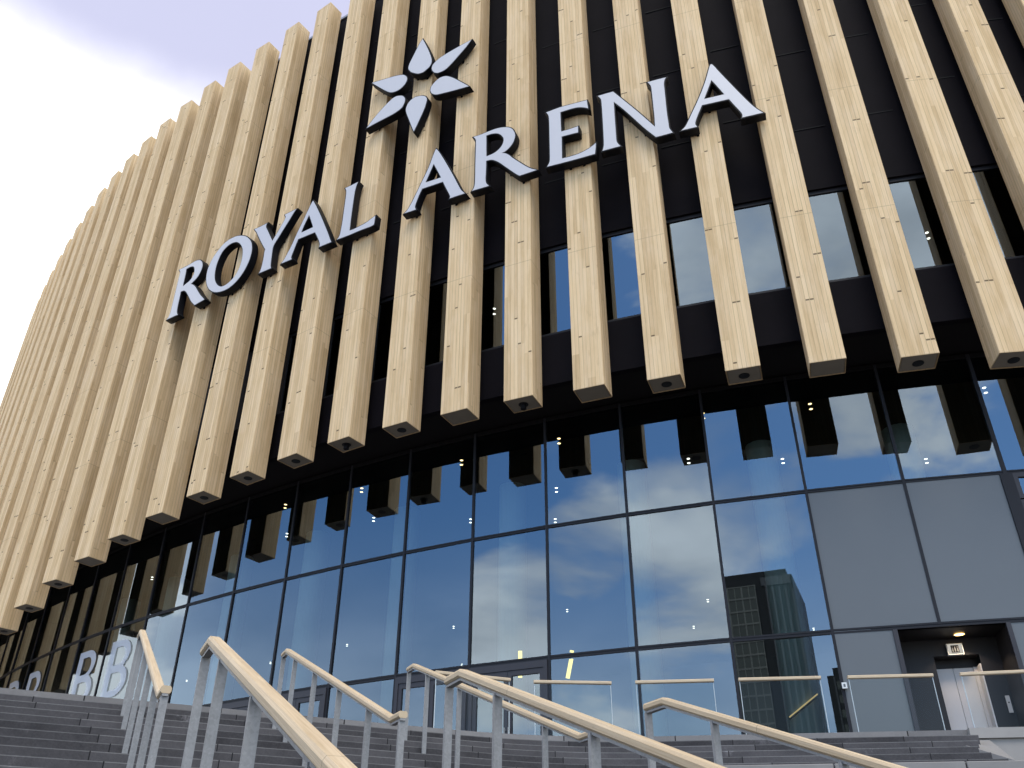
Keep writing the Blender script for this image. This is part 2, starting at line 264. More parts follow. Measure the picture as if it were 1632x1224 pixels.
# ------------------------------------------------------------------ measured outlines and positions (metres)
GLYPHS = {
'R1': ((-11.735,25.357,21.288),-0.6263,[(-0.877,1.347),(-0.692,1.331),(-0.506,1.315),(-0.337,1.304),(-0.188,1.303),(-0.054,1.306),(0.060,1.303),(0.152,1.291),(0.226,1.272),(0.290,1.250),(0.347,1.227),(0.395,1.199),(0.440,1.163),(0.487,1.116),(0.532,1.061),(0.569,1.000),(0.600,0.935),(0.623,0.866),(0.636,0.797),(0.636,0.729),(0.626,0.663),(0.608,0.597),(0.582,0.529),(0.549,0.462),(0.508,0.403),(0.455,0.357),(0.394,0.320),(0.332,0.288),(0.270,0.260),(0.207,0.237),(0.143,0.214),(0.201,0.178),(0.259,0.142),(0.320,0.097),(0.384,0.039),(0.451,-0.028),(0.521,-0.106),(0.595,-0.199),(0.672,-0.302),(0.748,-0.401),(0.822,-0.493),(0.894,-0.581),(0.962,-0.661),(1.024,-0.728),(1.081,-0.786),(1.133,-0.839),(1.180,-0.889),(1.222,-0.933),(1.265,-0.978),(1.088,-0.981),(0.912,-0.984),(0.736,-0.987),(0.643,-0.897),(0.551,-0.807),(0.463,-0.711),(0.379,-0.604),(0.300,-0.493),(0.223,-0.386),(0.150,-0.287),(0.080,-0.193),(0.016,-0.114),(-0.041,-0.052),(-0.091,-0.004),(-0.137,0.033),(-0.174,0.059),(-0.206,0.074),(-0.242,0.086),(-0.289,0.095),(-0.340,0.100),(-0.392,0.106),(-0.387,-0.022),(-0.382,-0.150),(-0.378,-0.272),(-0.373,-0.389),(-0.368,-0.499),(-0.362,-0.597),(-0.353,-0.677),(-0.343,-0.744),(-0.331,-0.802),(-0.317,-0.848),(-0.301,-0.885),(-0.283,-0.918),(-0.261,-0.948),(-0.237,-0.975),(-0.213,-1.002),(-0.308,-0.992),(-0.402,-0.982),(-0.506,-0.972),(-0.624,-0.963),(-0.752,-0.954),(-0.879,-0.945),(-0.848,-0.923),(-0.817,-0.902),(-0.786,-0.881),(-0.767,-0.828),(-0.748,-0.775),(-0.735,-0.711),(-0.732,-0.635),(-0.734,-0.547),(-0.737,-0.434),(-0.738,-0.291),(-0.738,-0.122),(-0.741,0.070),(-0.745,0.310),(-0.752,0.574),(-0.756,0.790),(-0.758,0.925),(-0.757,1.012),(-0.758,1.081),(-0.759,1.133),(-0.760,1.167),(-0.772,1.204),(-0.800,1.250),(-0.839,1.298)],[[(-0.400,1.159),(-0.341,1.162),(-0.281,1.164),(-0.220,1.161),(-0.154,1.150),(-0.086,1.134),(-0.025,1.112),(0.026,1.083),(0.070,1.047),(0.108,1.005),(0.139,0.955),(0.164,0.899),(0.182,0.840),(0.196,0.780),(0.203,0.719),(0.202,0.660),(0.188,0.605),(0.166,0.554),(0.143,0.502),(0.103,0.469),(0.062,0.435),(0.013,0.407),(-0.049,0.386),(-0.118,0.370),(-0.185,0.356),(-0.243,0.343),(-0.297,0.331),(-0.352,0.319),(-0.356,0.404),(-0.359,0.488),(-0.363,0.580),(-0.366,0.685),(-0.369,0.796),(-0.374,0.900),(-0.381,0.991),(-0.391,1.075)]],[(-0.939,1.380),(-0.689,1.366),(-0.503,1.350),(-0.335,1.339),(-0.188,1.338),(-0.054,1.341),(0.063,1.338),(0.159,1.325),(0.236,1.306),(0.303,1.283),(0.362,1.258),(0.414,1.228),(0.464,1.190),(0.513,1.140),(0.560,1.081),(0.600,1.017),(0.632,0.948),(0.657,0.875),(0.671,0.800),(0.671,0.727),(0.660,0.655),(0.641,0.586),(0.614,0.515),(0.579,0.444),(0.534,0.380),(0.476,0.329),(0.412,0.290),(0.347,0.256),(0.283,0.228),(0.219,0.204),(0.213,0.207),(0.220,0.208),(0.279,0.171),(0.342,0.124),(0.408,0.065),(0.477,-0.004),(0.548,-0.083),(0.623,-0.177),(0.700,-0.281),(0.776,-0.380),(0.849,-0.471),(0.921,-0.559),(0.988,-0.637),(1.049,-0.703),(1.106,-0.761),(1.158,-0.815),(1.205,-0.864),(1.248,-0.909),(1.329,-1.005),(1.089,-1.016),(0.913,-1.019),(0.722,-1.022),(0.619,-0.922),(0.526,-0.831),(0.436,-0.734),(0.351,-0.625),(0.271,-0.513),(0.195,-0.407),(0.122,-0.308),(0.052,-0.215),(-0.011,-0.137),(-0.066,-0.077),(-0.115,-0.031),(-0.158,0.005),(-0.192,0.029),(-0.219,0.042),(-0.251,0.052),(-0.294,0.061),(-0.344,0.066),(-0.355,0.067),(-0.352,-0.021),(-0.348,-0.149),(-0.343,-0.271),(-0.338,-0.387),(-0.333,-0.497),(-0.327,-0.594),(-0.319,-0.673),(-0.309,-0.738),(-0.297,-0.793),(-0.284,-0.836),(-0.269,-0.869),(-0.253,-0.899),(-0.234,-0.926),(-0.211,-0.951),(-0.151,-1.033),(-0.311,-1.026),(-0.406,-1.017),(-0.509,-1.007),(-0.627,-0.998),(-0.754,-0.989),(-0.947,-0.963),(-0.868,-0.895),(-0.837,-0.873),(-0.815,-0.858),(-0.800,-0.816),(-0.782,-0.766),(-0.770,-0.706),(-0.767,-0.634),(-0.769,-0.548),(-0.772,-0.434),(-0.773,-0.291),(-0.773,-0.122),(-0.776,0.070),(-0.780,0.309),(-0.787,0.573),(-0.791,0.789),(-0.793,0.925),(-0.792,1.012),(-0.793,1.080),(-0.794,1.132),(-0.795,1.161),(-0.804,1.189),(-0.829,1.230),(-0.866,1.277)],[[(-0.367,1.131),(-0.340,1.132),(-0.281,1.134),(-0.223,1.131),(-0.160,1.121),(-0.095,1.105),(-0.038,1.084),(0.009,1.058),(0.049,1.025),(0.083,0.987),(0.112,0.941),(0.136,0.888),(0.153,0.832),(0.166,0.775),(0.173,0.717),(0.172,0.664),(0.160,0.615),(0.138,0.566),(0.119,0.521),(0.084,0.492),(0.044,0.460),(0.001,0.434),(-0.057,0.415),(-0.125,0.399),(-0.191,0.385),(-0.249,0.372),(-0.304,0.360),(-0.324,0.356),(-0.326,0.405),(-0.329,0.490),(-0.333,0.581),(-0.336,0.685),(-0.339,0.797),(-0.344,0.902),(-0.351,0.994),(-0.361,1.079)]]),
'O': ((-9.887,24.065,21.474),-0.5936,[(0.382,1.077),(0.475,1.026),(0.561,0.970),(0.644,0.907),(0.725,0.833),(0.803,0.751),(0.871,0.670),(0.929,0.592),(0.977,0.514),(1.019,0.431),(1.056,0.337),(1.086,0.238),(1.107,0.140),(1.119,0.047),(1.123,-0.045),(1.119,-0.139),(1.109,-0.238),(1.092,-0.340),(1.066,-0.440),(1.030,-0.539),(0.986,-0.637),(0.935,-0.730),(0.880,-0.814),(0.818,-0.893),(0.747,-0.965),(0.667,-1.032),(0.578,-1.092),(0.483,-1.140),(0.381,-1.176),(0.273,-1.201),(0.161,-1.212),(0.043,-1.208),(-0.078,-1.191),(-0.195,-1.165),(-0.305,-1.133),(-0.411,-1.093),(-0.512,-1.043),(-0.612,-0.979),(-0.708,-0.905),(-0.794,-0.827),(-0.869,-0.748),(-0.934,-0.665),(-0.992,-0.579),(-1.044,-0.491),(-1.089,-0.399),(-1.128,-0.300),(-1.160,-0.192),(-1.186,-0.077),(-1.202,0.037),(-1.207,0.149),(-1.202,0.259),(-1.187,0.367),(-1.160,0.477),(-1.122,0.584),(-1.075,0.685),(-1.018,0.775),(-0.952,0.857),(-0.878,0.936),(-0.794,1.015),(-0.702,1.091),(-0.605,1.152),(-0.508,1.194),(-0.408,1.221),(-0.300,1.236),(-0.182,1.237),(-0.056,1.225),(0.064,1.203),(0.175,1.170),(0.282,1.126)],[[(0.137,0.905),(0.206,0.865),(0.271,0.816),(0.331,0.761),(0.388,0.699),(0.441,0.630),(0.490,0.558),(0.535,0.483),(0.576,0.403),(0.610,0.320),(0.635,0.232),(0.653,0.140),(0.666,0.045),(0.673,-0.055),(0.675,-0.158),(0.670,-0.258),(0.657,-0.352),(0.638,-0.443),(0.611,-0.530),(0.576,-0.615),(0.533,-0.698),(0.484,-0.768),(0.427,-0.822),(0.364,-0.865),(0.300,-0.901),(0.235,-0.932),(0.169,-0.957),(0.100,-0.973),(0.027,-0.981),(-0.049,-0.981),(-0.120,-0.971),(-0.183,-0.951),(-0.242,-0.920),(-0.302,-0.879),(-0.367,-0.824),(-0.434,-0.759),(-0.496,-0.686),(-0.553,-0.608),(-0.606,-0.522),(-0.652,-0.428),(-0.688,-0.320),(-0.716,-0.204),(-0.736,-0.087),(-0.748,0.027),(-0.751,0.141),(-0.745,0.251),(-0.731,0.358),(-0.709,0.461),(-0.680,0.559),(-0.645,0.651),(-0.603,0.737),(-0.550,0.810),(-0.482,0.868),(-0.403,0.913),(-0.324,0.946),(-0.251,0.965),(-0.179,0.972),(-0.104,0.969),(-0.023,0.957),(0.059,0.935)]],[(0.398,1.108),(0.493,1.056),(0.582,0.999),(0.666,0.934),(0.750,0.858),(0.829,0.775),(0.899,0.691),(0.958,0.612),(1.008,0.532),(1.051,0.445),(1.089,0.349),(1.120,0.247),(1.142,0.146),(1.154,0.050),(1.158,-0.045),(1.154,-0.142),(1.144,-0.243),(1.126,-0.347),(1.100,-0.450),(1.063,-0.552),(1.017,-0.653),(0.965,-0.748),(0.908,-0.835),(0.844,-0.916),(0.771,-0.991),(0.688,-1.060),(0.596,-1.122),(0.497,-1.173),(0.391,-1.210),(0.279,-1.236),(0.162,-1.247),(0.040,-1.243),(-0.084,-1.225),(-0.204,-1.199),(-0.316,-1.167),(-0.425,-1.125),(-0.530,-1.073),(-0.632,-1.008),(-0.730,-0.932),(-0.819,-0.852),(-0.895,-0.771),(-0.962,-0.686),(-1.022,-0.598),(-1.075,-0.507),(-1.121,-0.413),(-1.161,-0.312),(-1.194,-0.201),(-1.220,-0.083),(-1.236,0.034),(-1.242,0.148),(-1.237,0.262),(-1.221,0.374),(-1.194,0.487),(-1.155,0.598),(-1.106,0.701),(-1.047,0.795),(-0.979,0.880),(-0.903,0.961),(-0.817,1.041),(-0.722,1.119),(-0.622,1.183),(-0.520,1.227),(-0.414,1.256),(-0.303,1.271),(-0.180,1.272),(-0.052,1.260),(0.072,1.237),(0.187,1.203),(0.296,1.158)],[[(0.124,0.878),(0.190,0.840),(0.251,0.793),(0.310,0.739),(0.365,0.679),(0.417,0.613),(0.465,0.542),(0.509,0.468),(0.549,0.391),(0.581,0.310),(0.606,0.225),(0.624,0.135),(0.636,0.042),(0.643,-0.057),(0.645,-0.158),(0.640,-0.255),(0.628,-0.347),(0.609,-0.435),(0.583,-0.519),(0.549,-0.603),(0.507,-0.682),(0.461,-0.749),(0.408,-0.799),(0.349,-0.839),(0.286,-0.874),(0.223,-0.904),(0.160,-0.928),(0.095,-0.944),(0.025,-0.951),(-0.047,-0.951),(-0.113,-0.942),(-0.171,-0.923),(-0.226,-0.894),(-0.284,-0.855),(-0.347,-0.802),(-0.412,-0.739),(-0.472,-0.668),(-0.528,-0.591),(-0.580,-0.508),(-0.624,-0.416),(-0.659,-0.312),(-0.687,-0.197),(-0.707,-0.083),(-0.718,0.029),(-0.721,0.140),(-0.715,0.248),(-0.702,0.353),(-0.680,0.454),(-0.652,0.549),(-0.617,0.639),(-0.577,0.721),(-0.528,0.790),(-0.464,0.843),(-0.389,0.886),(-0.315,0.917),(-0.246,0.935),(-0.178,0.942),(-0.107,0.939),(-0.029,0.928),(0.050,0.907)]]),
'Y': ((-8.186,22.955,21.617),-0.5627,[(-0.998,0.910),(-0.898,0.904),(-0.797,0.898),(-0.695,0.894),(-0.592,0.895),(-0.488,0.899),(-0.384,0.902),(-0.396,0.881),(-0.408,0.859),(-0.414,0.832),(-0.414,0.797),(-0.409,0.756),(-0.395,0.710),(-0.377,0.674),(-0.350,0.632),(-0.294,0.537),(-0.192,0.355),(-0.061,0.120),(0.071,-0.115),(0.144,0.002),(0.218,0.118),(0.289,0.235),(0.360,0.360),(0.427,0.484),(0.480,0.587),(0.509,0.653),(0.523,0.697),(0.537,0.741),(0.514,0.786),(0.491,0.832),(0.468,0.878),(0.645,0.878),(0.821,0.879),(0.998,0.879),(0.968,0.848),(0.938,0.816),(0.903,0.772),(0.866,0.713),(0.824,0.642),(0.772,0.558),(0.703,0.454),(0.625,0.336),(0.549,0.223),(0.481,0.119),(0.415,0.020),(0.351,-0.081),(0.282,-0.181),(0.215,-0.282),(0.169,-0.390),(0.155,-0.512),(0.163,-0.642),(0.173,-0.766),(0.179,-0.885),(0.188,-0.998),(0.196,-1.093),(0.202,-1.163),(0.207,-1.214),(0.216,-1.259),(0.229,-1.300),(0.244,-1.335),(0.260,-1.369),(0.072,-1.362),(-0.117,-1.355),(-0.305,-1.348),(-0.286,-1.325),(-0.267,-1.302),(-0.251,-1.267),(-0.239,-1.213),(-0.229,-1.146),(-0.221,-1.069),(-0.215,-0.980),(-0.211,-0.881),(-0.210,-0.783),(-0.213,-0.686),(-0.220,-0.591),(-0.224,-0.509),(-0.222,-0.448),(-0.217,-0.400),(-0.213,-0.352),(-0.275,-0.256),(-0.337,-0.160),(-0.408,-0.046),(-0.497,0.100),(-0.595,0.264),(-0.681,0.411),(-0.746,0.527),(-0.800,0.626),(-0.851,0.714),(-0.901,0.787),(-0.950,0.849)],[],[(-1.060,0.943),(-0.895,0.939),(-0.795,0.933),(-0.694,0.930),(-0.593,0.930),(-0.489,0.934),(-0.325,0.939),(-0.365,0.864),(-0.375,0.847),(-0.379,0.828),(-0.379,0.799),(-0.375,0.764),(-0.362,0.723),(-0.347,0.691),(-0.321,0.650),(-0.264,0.554),(-0.162,0.372),(-0.030,0.137),(0.072,-0.047),(0.115,0.020),(0.189,0.137),(0.259,0.253),(0.329,0.377),(0.397,0.501),(0.449,0.602),(0.476,0.665),(0.490,0.707),(0.500,0.738),(0.483,0.771),(0.460,0.816),(0.412,0.912),(0.645,0.913),(0.821,0.914),(1.062,0.907),(0.993,0.824),(0.964,0.793),(0.932,0.752),(0.895,0.695),(0.854,0.624),(0.801,0.539),(0.732,0.435),(0.654,0.317),(0.578,0.203),(0.510,0.100),(0.444,0.001),(0.380,-0.100),(0.311,-0.200),(0.246,-0.298),(0.203,-0.399),(0.191,-0.513),(0.198,-0.639),(0.208,-0.764),(0.214,-0.882),(0.223,-0.995),(0.231,-1.090),(0.237,-1.159),(0.242,-1.209),(0.250,-1.250),(0.261,-1.287),(0.276,-1.320),(0.316,-1.407),(0.070,-1.397),(-0.118,-1.390),(-0.369,-1.377),(-0.313,-1.303),(-0.297,-1.284),(-0.285,-1.255),(-0.273,-1.206),(-0.264,-1.142),(-0.256,-1.066),(-0.250,-0.978),(-0.246,-0.880),(-0.245,-0.783),(-0.248,-0.688),(-0.255,-0.593),(-0.259,-0.509),(-0.257,-0.446),(-0.252,-0.397),(-0.249,-0.361),(-0.304,-0.275),(-0.366,-0.178),(-0.437,-0.065),(-0.527,0.082),(-0.625,0.246),(-0.712,0.393),(-0.777,0.510),(-0.830,0.609),(-0.880,0.695),(-0.930,0.766),(-0.977,0.827)],[]),
'A1': ((-6.690,22.044,20.890),-0.5371,[(-0.024,1.647),(0.024,1.564),(0.073,1.481),(0.139,1.360),(0.234,1.176),(0.347,0.954),(0.459,0.727),(0.572,0.492),(0.684,0.253),(0.777,0.055),(0.838,-0.077),(0.879,-0.169),(0.916,-0.252),(0.953,-0.337),(0.985,-0.414),(1.016,-0.485),(1.045,-0.547),(1.072,-0.604),(1.099,-0.660),(0.933,-0.656),(0.767,-0.653),(0.601,-0.650),(0.608,-0.627),(0.615,-0.604),(0.616,-0.576),(0.612,-0.544),(0.602,-0.506),(0.584,-0.455),(0.558,-0.389),(0.523,-0.310),(0.481,-0.221),(0.429,-0.120),(0.368,-0.009),(0.308,0.102),(0.063,0.110),(-0.183,0.119),(-0.429,0.127),(-0.456,0.037),(-0.483,-0.053),(-0.508,-0.141),(-0.533,-0.226),(-0.557,-0.309),(-0.577,-0.383),(-0.593,-0.446),(-0.605,-0.501),(-0.616,-0.556),(-0.603,-0.591),(-0.589,-0.625),(-0.576,-0.660),(-0.728,-0.657),(-0.881,-0.654),(-1.033,-0.650),(-1.001,-0.621),(-0.969,-0.591),(-0.938,-0.555),(-0.912,-0.515),(-0.888,-0.468),(-0.854,-0.401),(-0.806,-0.307),(-0.749,-0.192),(-0.691,-0.061),(-0.637,0.084),(-0.583,0.244),(-0.521,0.418),(-0.445,0.613),(-0.361,0.822),(-0.284,1.015),(-0.216,1.190),(-0.155,1.349),(-0.105,1.476),(-0.071,1.554),(-0.048,1.601)],[[(-0.097,1.042),(-0.050,0.936),(-0.003,0.831),(0.044,0.722),(0.092,0.607),(0.141,0.489),(0.189,0.371),(0.011,0.369),(-0.166,0.368),(-0.344,0.366),(-0.316,0.462),(-0.288,0.557),(-0.253,0.661),(-0.206,0.782),(-0.151,0.912)]],[(-0.027,1.716),(0.054,1.582),(0.103,1.499),(0.170,1.376),(0.265,1.192),(0.378,0.969),(0.490,0.742),(0.603,0.507),(0.716,0.268),(0.809,0.069),(0.870,-0.063),(0.911,-0.155),(0.948,-0.238),(0.985,-0.323),(1.018,-0.400),(1.048,-0.470),(1.077,-0.532),(1.104,-0.588),(1.156,-0.696),(0.932,-0.691),(0.766,-0.688),(0.554,-0.684),(0.574,-0.617),(0.580,-0.598),(0.581,-0.578),(0.578,-0.550),(0.569,-0.516),(0.552,-0.468),(0.526,-0.402),(0.491,-0.324),(0.450,-0.236),(0.398,-0.136),(0.338,-0.026),(0.287,0.067),(0.061,0.075),(-0.184,0.084),(-0.403,0.091),(-0.422,0.027),(-0.449,-0.063),(-0.475,-0.150),(-0.500,-0.236),(-0.523,-0.318),(-0.544,-0.392),(-0.559,-0.454),(-0.570,-0.509),(-0.580,-0.553),(-0.570,-0.578),(-0.557,-0.612),(-0.524,-0.696),(-0.729,-0.692),(-0.881,-0.688),(-1.099,-0.675),(-1.025,-0.595),(-0.994,-0.567),(-0.967,-0.534),(-0.943,-0.497),(-0.919,-0.452),(-0.885,-0.385),(-0.837,-0.291),(-0.780,-0.177),(-0.723,-0.048),(-0.670,0.095),(-0.616,0.256),(-0.554,0.430),(-0.478,0.626),(-0.394,0.835),(-0.316,1.028),(-0.249,1.202),(-0.188,1.362),(-0.137,1.490),(-0.102,1.569),(-0.079,1.616)],[[(-0.096,0.982),(-0.077,0.924),(-0.030,0.819),(0.017,0.710),(0.065,0.596),(0.113,0.478),(0.144,0.400),(0.011,0.399),(-0.167,0.398),(-0.304,0.397),(-0.287,0.453),(-0.260,0.548),(-0.225,0.651),(-0.178,0.770),(-0.124,0.900)]]),
'L': ((-5.020,21.083,21.081),-0.5073,[(-0.549,1.346),(-0.468,1.348),(-0.388,1.350),(-0.306,1.353),(-0.220,1.359),(-0.132,1.366),(-0.044,1.374),(-0.058,1.335),(-0.071,1.296),(-0.084,1.248),(-0.096,1.186),(-0.106,1.116),(-0.115,1.048),(-0.120,0.993),(-0.123,0.939),(-0.125,0.863),(-0.128,0.754),(-0.130,0.621),(-0.132,0.466),(-0.133,0.280),(-0.134,0.071),(-0.134,-0.132),(-0.134,-0.317),(-0.132,-0.496),(-0.131,-0.675),(-0.073,-0.680),(-0.015,-0.685),(0.050,-0.685),(0.129,-0.680),(0.216,-0.670),(0.300,-0.659),(0.378,-0.649),(0.455,-0.639),(0.526,-0.623),(0.590,-0.600),(0.649,-0.571),(0.704,-0.545),(0.756,-0.525),(0.805,-0.506),(0.854,-0.488),(0.852,-0.533),(0.850,-0.578),(0.848,-0.630),(0.845,-0.694),(0.842,-0.765),(0.838,-0.837),(0.802,-0.847),(0.765,-0.858),(0.697,-0.864),(0.579,-0.861),(0.429,-0.855),(0.280,-0.850),(0.142,-0.853),(0.003,-0.858),(-0.140,-0.860),(-0.290,-0.857),(-0.445,-0.850),(-0.600,-0.844),(-0.571,-0.810),(-0.542,-0.776),(-0.518,-0.734),(-0.505,-0.686),(-0.496,-0.629),(-0.490,-0.544),(-0.483,-0.423),(-0.477,-0.273),(-0.472,-0.098),(-0.471,0.118),(-0.471,0.358),(-0.472,0.574),(-0.472,0.750),(-0.472,0.903),(-0.474,1.024),(-0.477,1.104),(-0.481,1.153),(-0.490,1.199),(-0.506,1.250),(-0.527,1.298)],[],[(-0.602,1.380),(-0.469,1.383),(-0.389,1.385),(-0.308,1.388),(-0.223,1.394),(-0.135,1.401),(0.007,1.413),(-0.025,1.323),(-0.038,1.285),(-0.050,1.240),(-0.061,1.181),(-0.072,1.111),(-0.080,1.044),(-0.085,0.990),(-0.088,0.938),(-0.090,0.862),(-0.093,0.753),(-0.095,0.621),(-0.097,0.466),(-0.098,0.280),(-0.099,0.071),(-0.099,-0.132),(-0.099,-0.317),(-0.097,-0.496),(-0.096,-0.643),(-0.070,-0.645),(-0.014,-0.650),(0.049,-0.650),(0.126,-0.645),(0.212,-0.635),(0.295,-0.624),(0.374,-0.615),(0.449,-0.604),(0.516,-0.589),(0.576,-0.567),(0.634,-0.540),(0.690,-0.513),(0.744,-0.492),(0.793,-0.474),(0.891,-0.437),(0.887,-0.535),(0.885,-0.580),(0.883,-0.632),(0.880,-0.696),(0.877,-0.767),(0.872,-0.863),(0.811,-0.881),(0.771,-0.892),(0.698,-0.899),(0.577,-0.896),(0.428,-0.890),(0.280,-0.885),(0.143,-0.888),(0.004,-0.893),(-0.140,-0.895),(-0.291,-0.892),(-0.447,-0.885),(-0.664,-0.872),(-0.598,-0.787),(-0.571,-0.756),(-0.551,-0.720),(-0.539,-0.678),(-0.531,-0.625),(-0.525,-0.542),(-0.517,-0.421),(-0.512,-0.272),(-0.507,-0.097),(-0.506,0.118),(-0.506,0.358),(-0.507,0.574),(-0.507,0.750),(-0.507,0.902),(-0.509,1.023),(-0.512,1.102),(-0.516,1.148),(-0.524,1.190),(-0.539,1.238),(-0.559,1.284)],[]),
'A2': ((-2.396,19.709,20.842),-0.4544,[(-0.003,1.684),(0.016,1.657),(0.035,1.630),(0.070,1.569),(0.125,1.462),(0.195,1.319),(0.279,1.138),(0.387,0.895),(0.510,0.614),(0.618,0.360),(0.702,0.157),(0.772,-0.017),(0.831,-0.164),(0.878,-0.280),(0.915,-0.368),(0.946,-0.439),(0.971,-0.489),(0.991,-0.521),(1.013,-0.554),(1.040,-0.593),(1.070,-0.632),(1.100,-0.672),(0.926,-0.668),(0.753,-0.665),(0.579,-0.662),(0.589,-0.648),(0.599,-0.634),(0.609,-0.620),(0.604,-0.596),(0.600,-0.571),(0.583,-0.523),(0.548,-0.434),(0.500,-0.320),(0.452,-0.205),(0.408,-0.094),(0.363,0.018),(0.319,0.131),(0.073,0.138),(-0.173,0.144),(-0.419,0.151),(-0.448,0.082),(-0.477,0.014),(-0.504,-0.056),(-0.530,-0.131),(-0.554,-0.208),(-0.576,-0.280),(-0.596,-0.348),(-0.613,-0.410),(-0.624,-0.462),(-0.628,-0.495),(-0.625,-0.516),(-0.619,-0.539),(-0.610,-0.569),(-0.597,-0.601),(-0.584,-0.633),(-0.723,-0.630),(-0.861,-0.627),(-0.999,-0.623),(-0.968,-0.600),(-0.936,-0.576),(-0.906,-0.548),(-0.881,-0.517),(-0.857,-0.482),(-0.828,-0.429),(-0.790,-0.358),(-0.746,-0.269),(-0.694,-0.155),(-0.632,-0.008),(-0.562,0.164),(-0.487,0.347),(-0.404,0.541),(-0.316,0.745),(-0.238,0.945),(-0.173,1.151),(-0.117,1.353),(-0.072,1.512),(-0.042,1.598),(-0.022,1.641)],[[(-0.057,1.050),(-0.021,0.970),(0.014,0.890),(0.057,0.789),(0.114,0.653),(0.179,0.495),(0.244,0.338),(0.058,0.346),(-0.127,0.355),(-0.312,0.363),(-0.276,0.461),(-0.239,0.558),(-0.199,0.665),(-0.154,0.787),(-0.105,0.919)]],[(-0.010,1.753),(0.044,1.678),(0.065,1.649),(0.100,1.585),(0.156,1.477),(0.226,1.335),(0.311,1.153),(0.419,0.910),(0.542,0.628),(0.650,0.374),(0.734,0.171),(0.804,-0.004),(0.863,-0.151),(0.911,-0.267),(0.947,-0.354),(0.978,-0.424),(1.002,-0.472),(1.020,-0.502),(1.042,-0.534),(1.069,-0.572),(1.098,-0.611),(1.162,-0.703),(0.926,-0.703),(0.752,-0.700),(0.517,-0.694),(0.560,-0.628),(0.570,-0.614),(0.572,-0.612),(0.570,-0.602),(0.566,-0.580),(0.550,-0.535),(0.515,-0.447),(0.468,-0.334),(0.420,-0.218),(0.376,-0.107),(0.331,0.006),(0.295,0.097),(0.072,0.103),(-0.174,0.109),(-0.396,0.115),(-0.416,0.069),(-0.444,0.001),(-0.471,-0.068),(-0.497,-0.142),(-0.521,-0.218),(-0.543,-0.290),(-0.562,-0.357),(-0.579,-0.419),(-0.590,-0.467),(-0.592,-0.494),(-0.591,-0.509),(-0.585,-0.529),(-0.577,-0.557),(-0.564,-0.588),(-0.532,-0.669),(-0.723,-0.665),(-0.862,-0.662),(-1.066,-0.645),(-0.989,-0.572),(-0.959,-0.550),(-0.932,-0.524),(-0.909,-0.497),(-0.887,-0.464),(-0.858,-0.413),(-0.821,-0.342),(-0.778,-0.254),(-0.726,-0.141),(-0.664,0.005),(-0.594,0.177),(-0.519,0.361),(-0.436,0.555),(-0.349,0.758),(-0.271,0.957),(-0.206,1.161),(-0.150,1.363),(-0.105,1.522),(-0.074,1.611),(-0.054,1.655)],[[(-0.055,0.990),(-0.049,0.958),(-0.014,0.878),(0.029,0.777),(0.086,0.641),(0.151,0.484),(0.198,0.370),(0.060,0.376),(-0.126,0.385),(-0.270,0.391),(-0.248,0.450),(-0.211,0.548),(-0.171,0.655),(-0.126,0.777),(-0.077,0.908)]]),
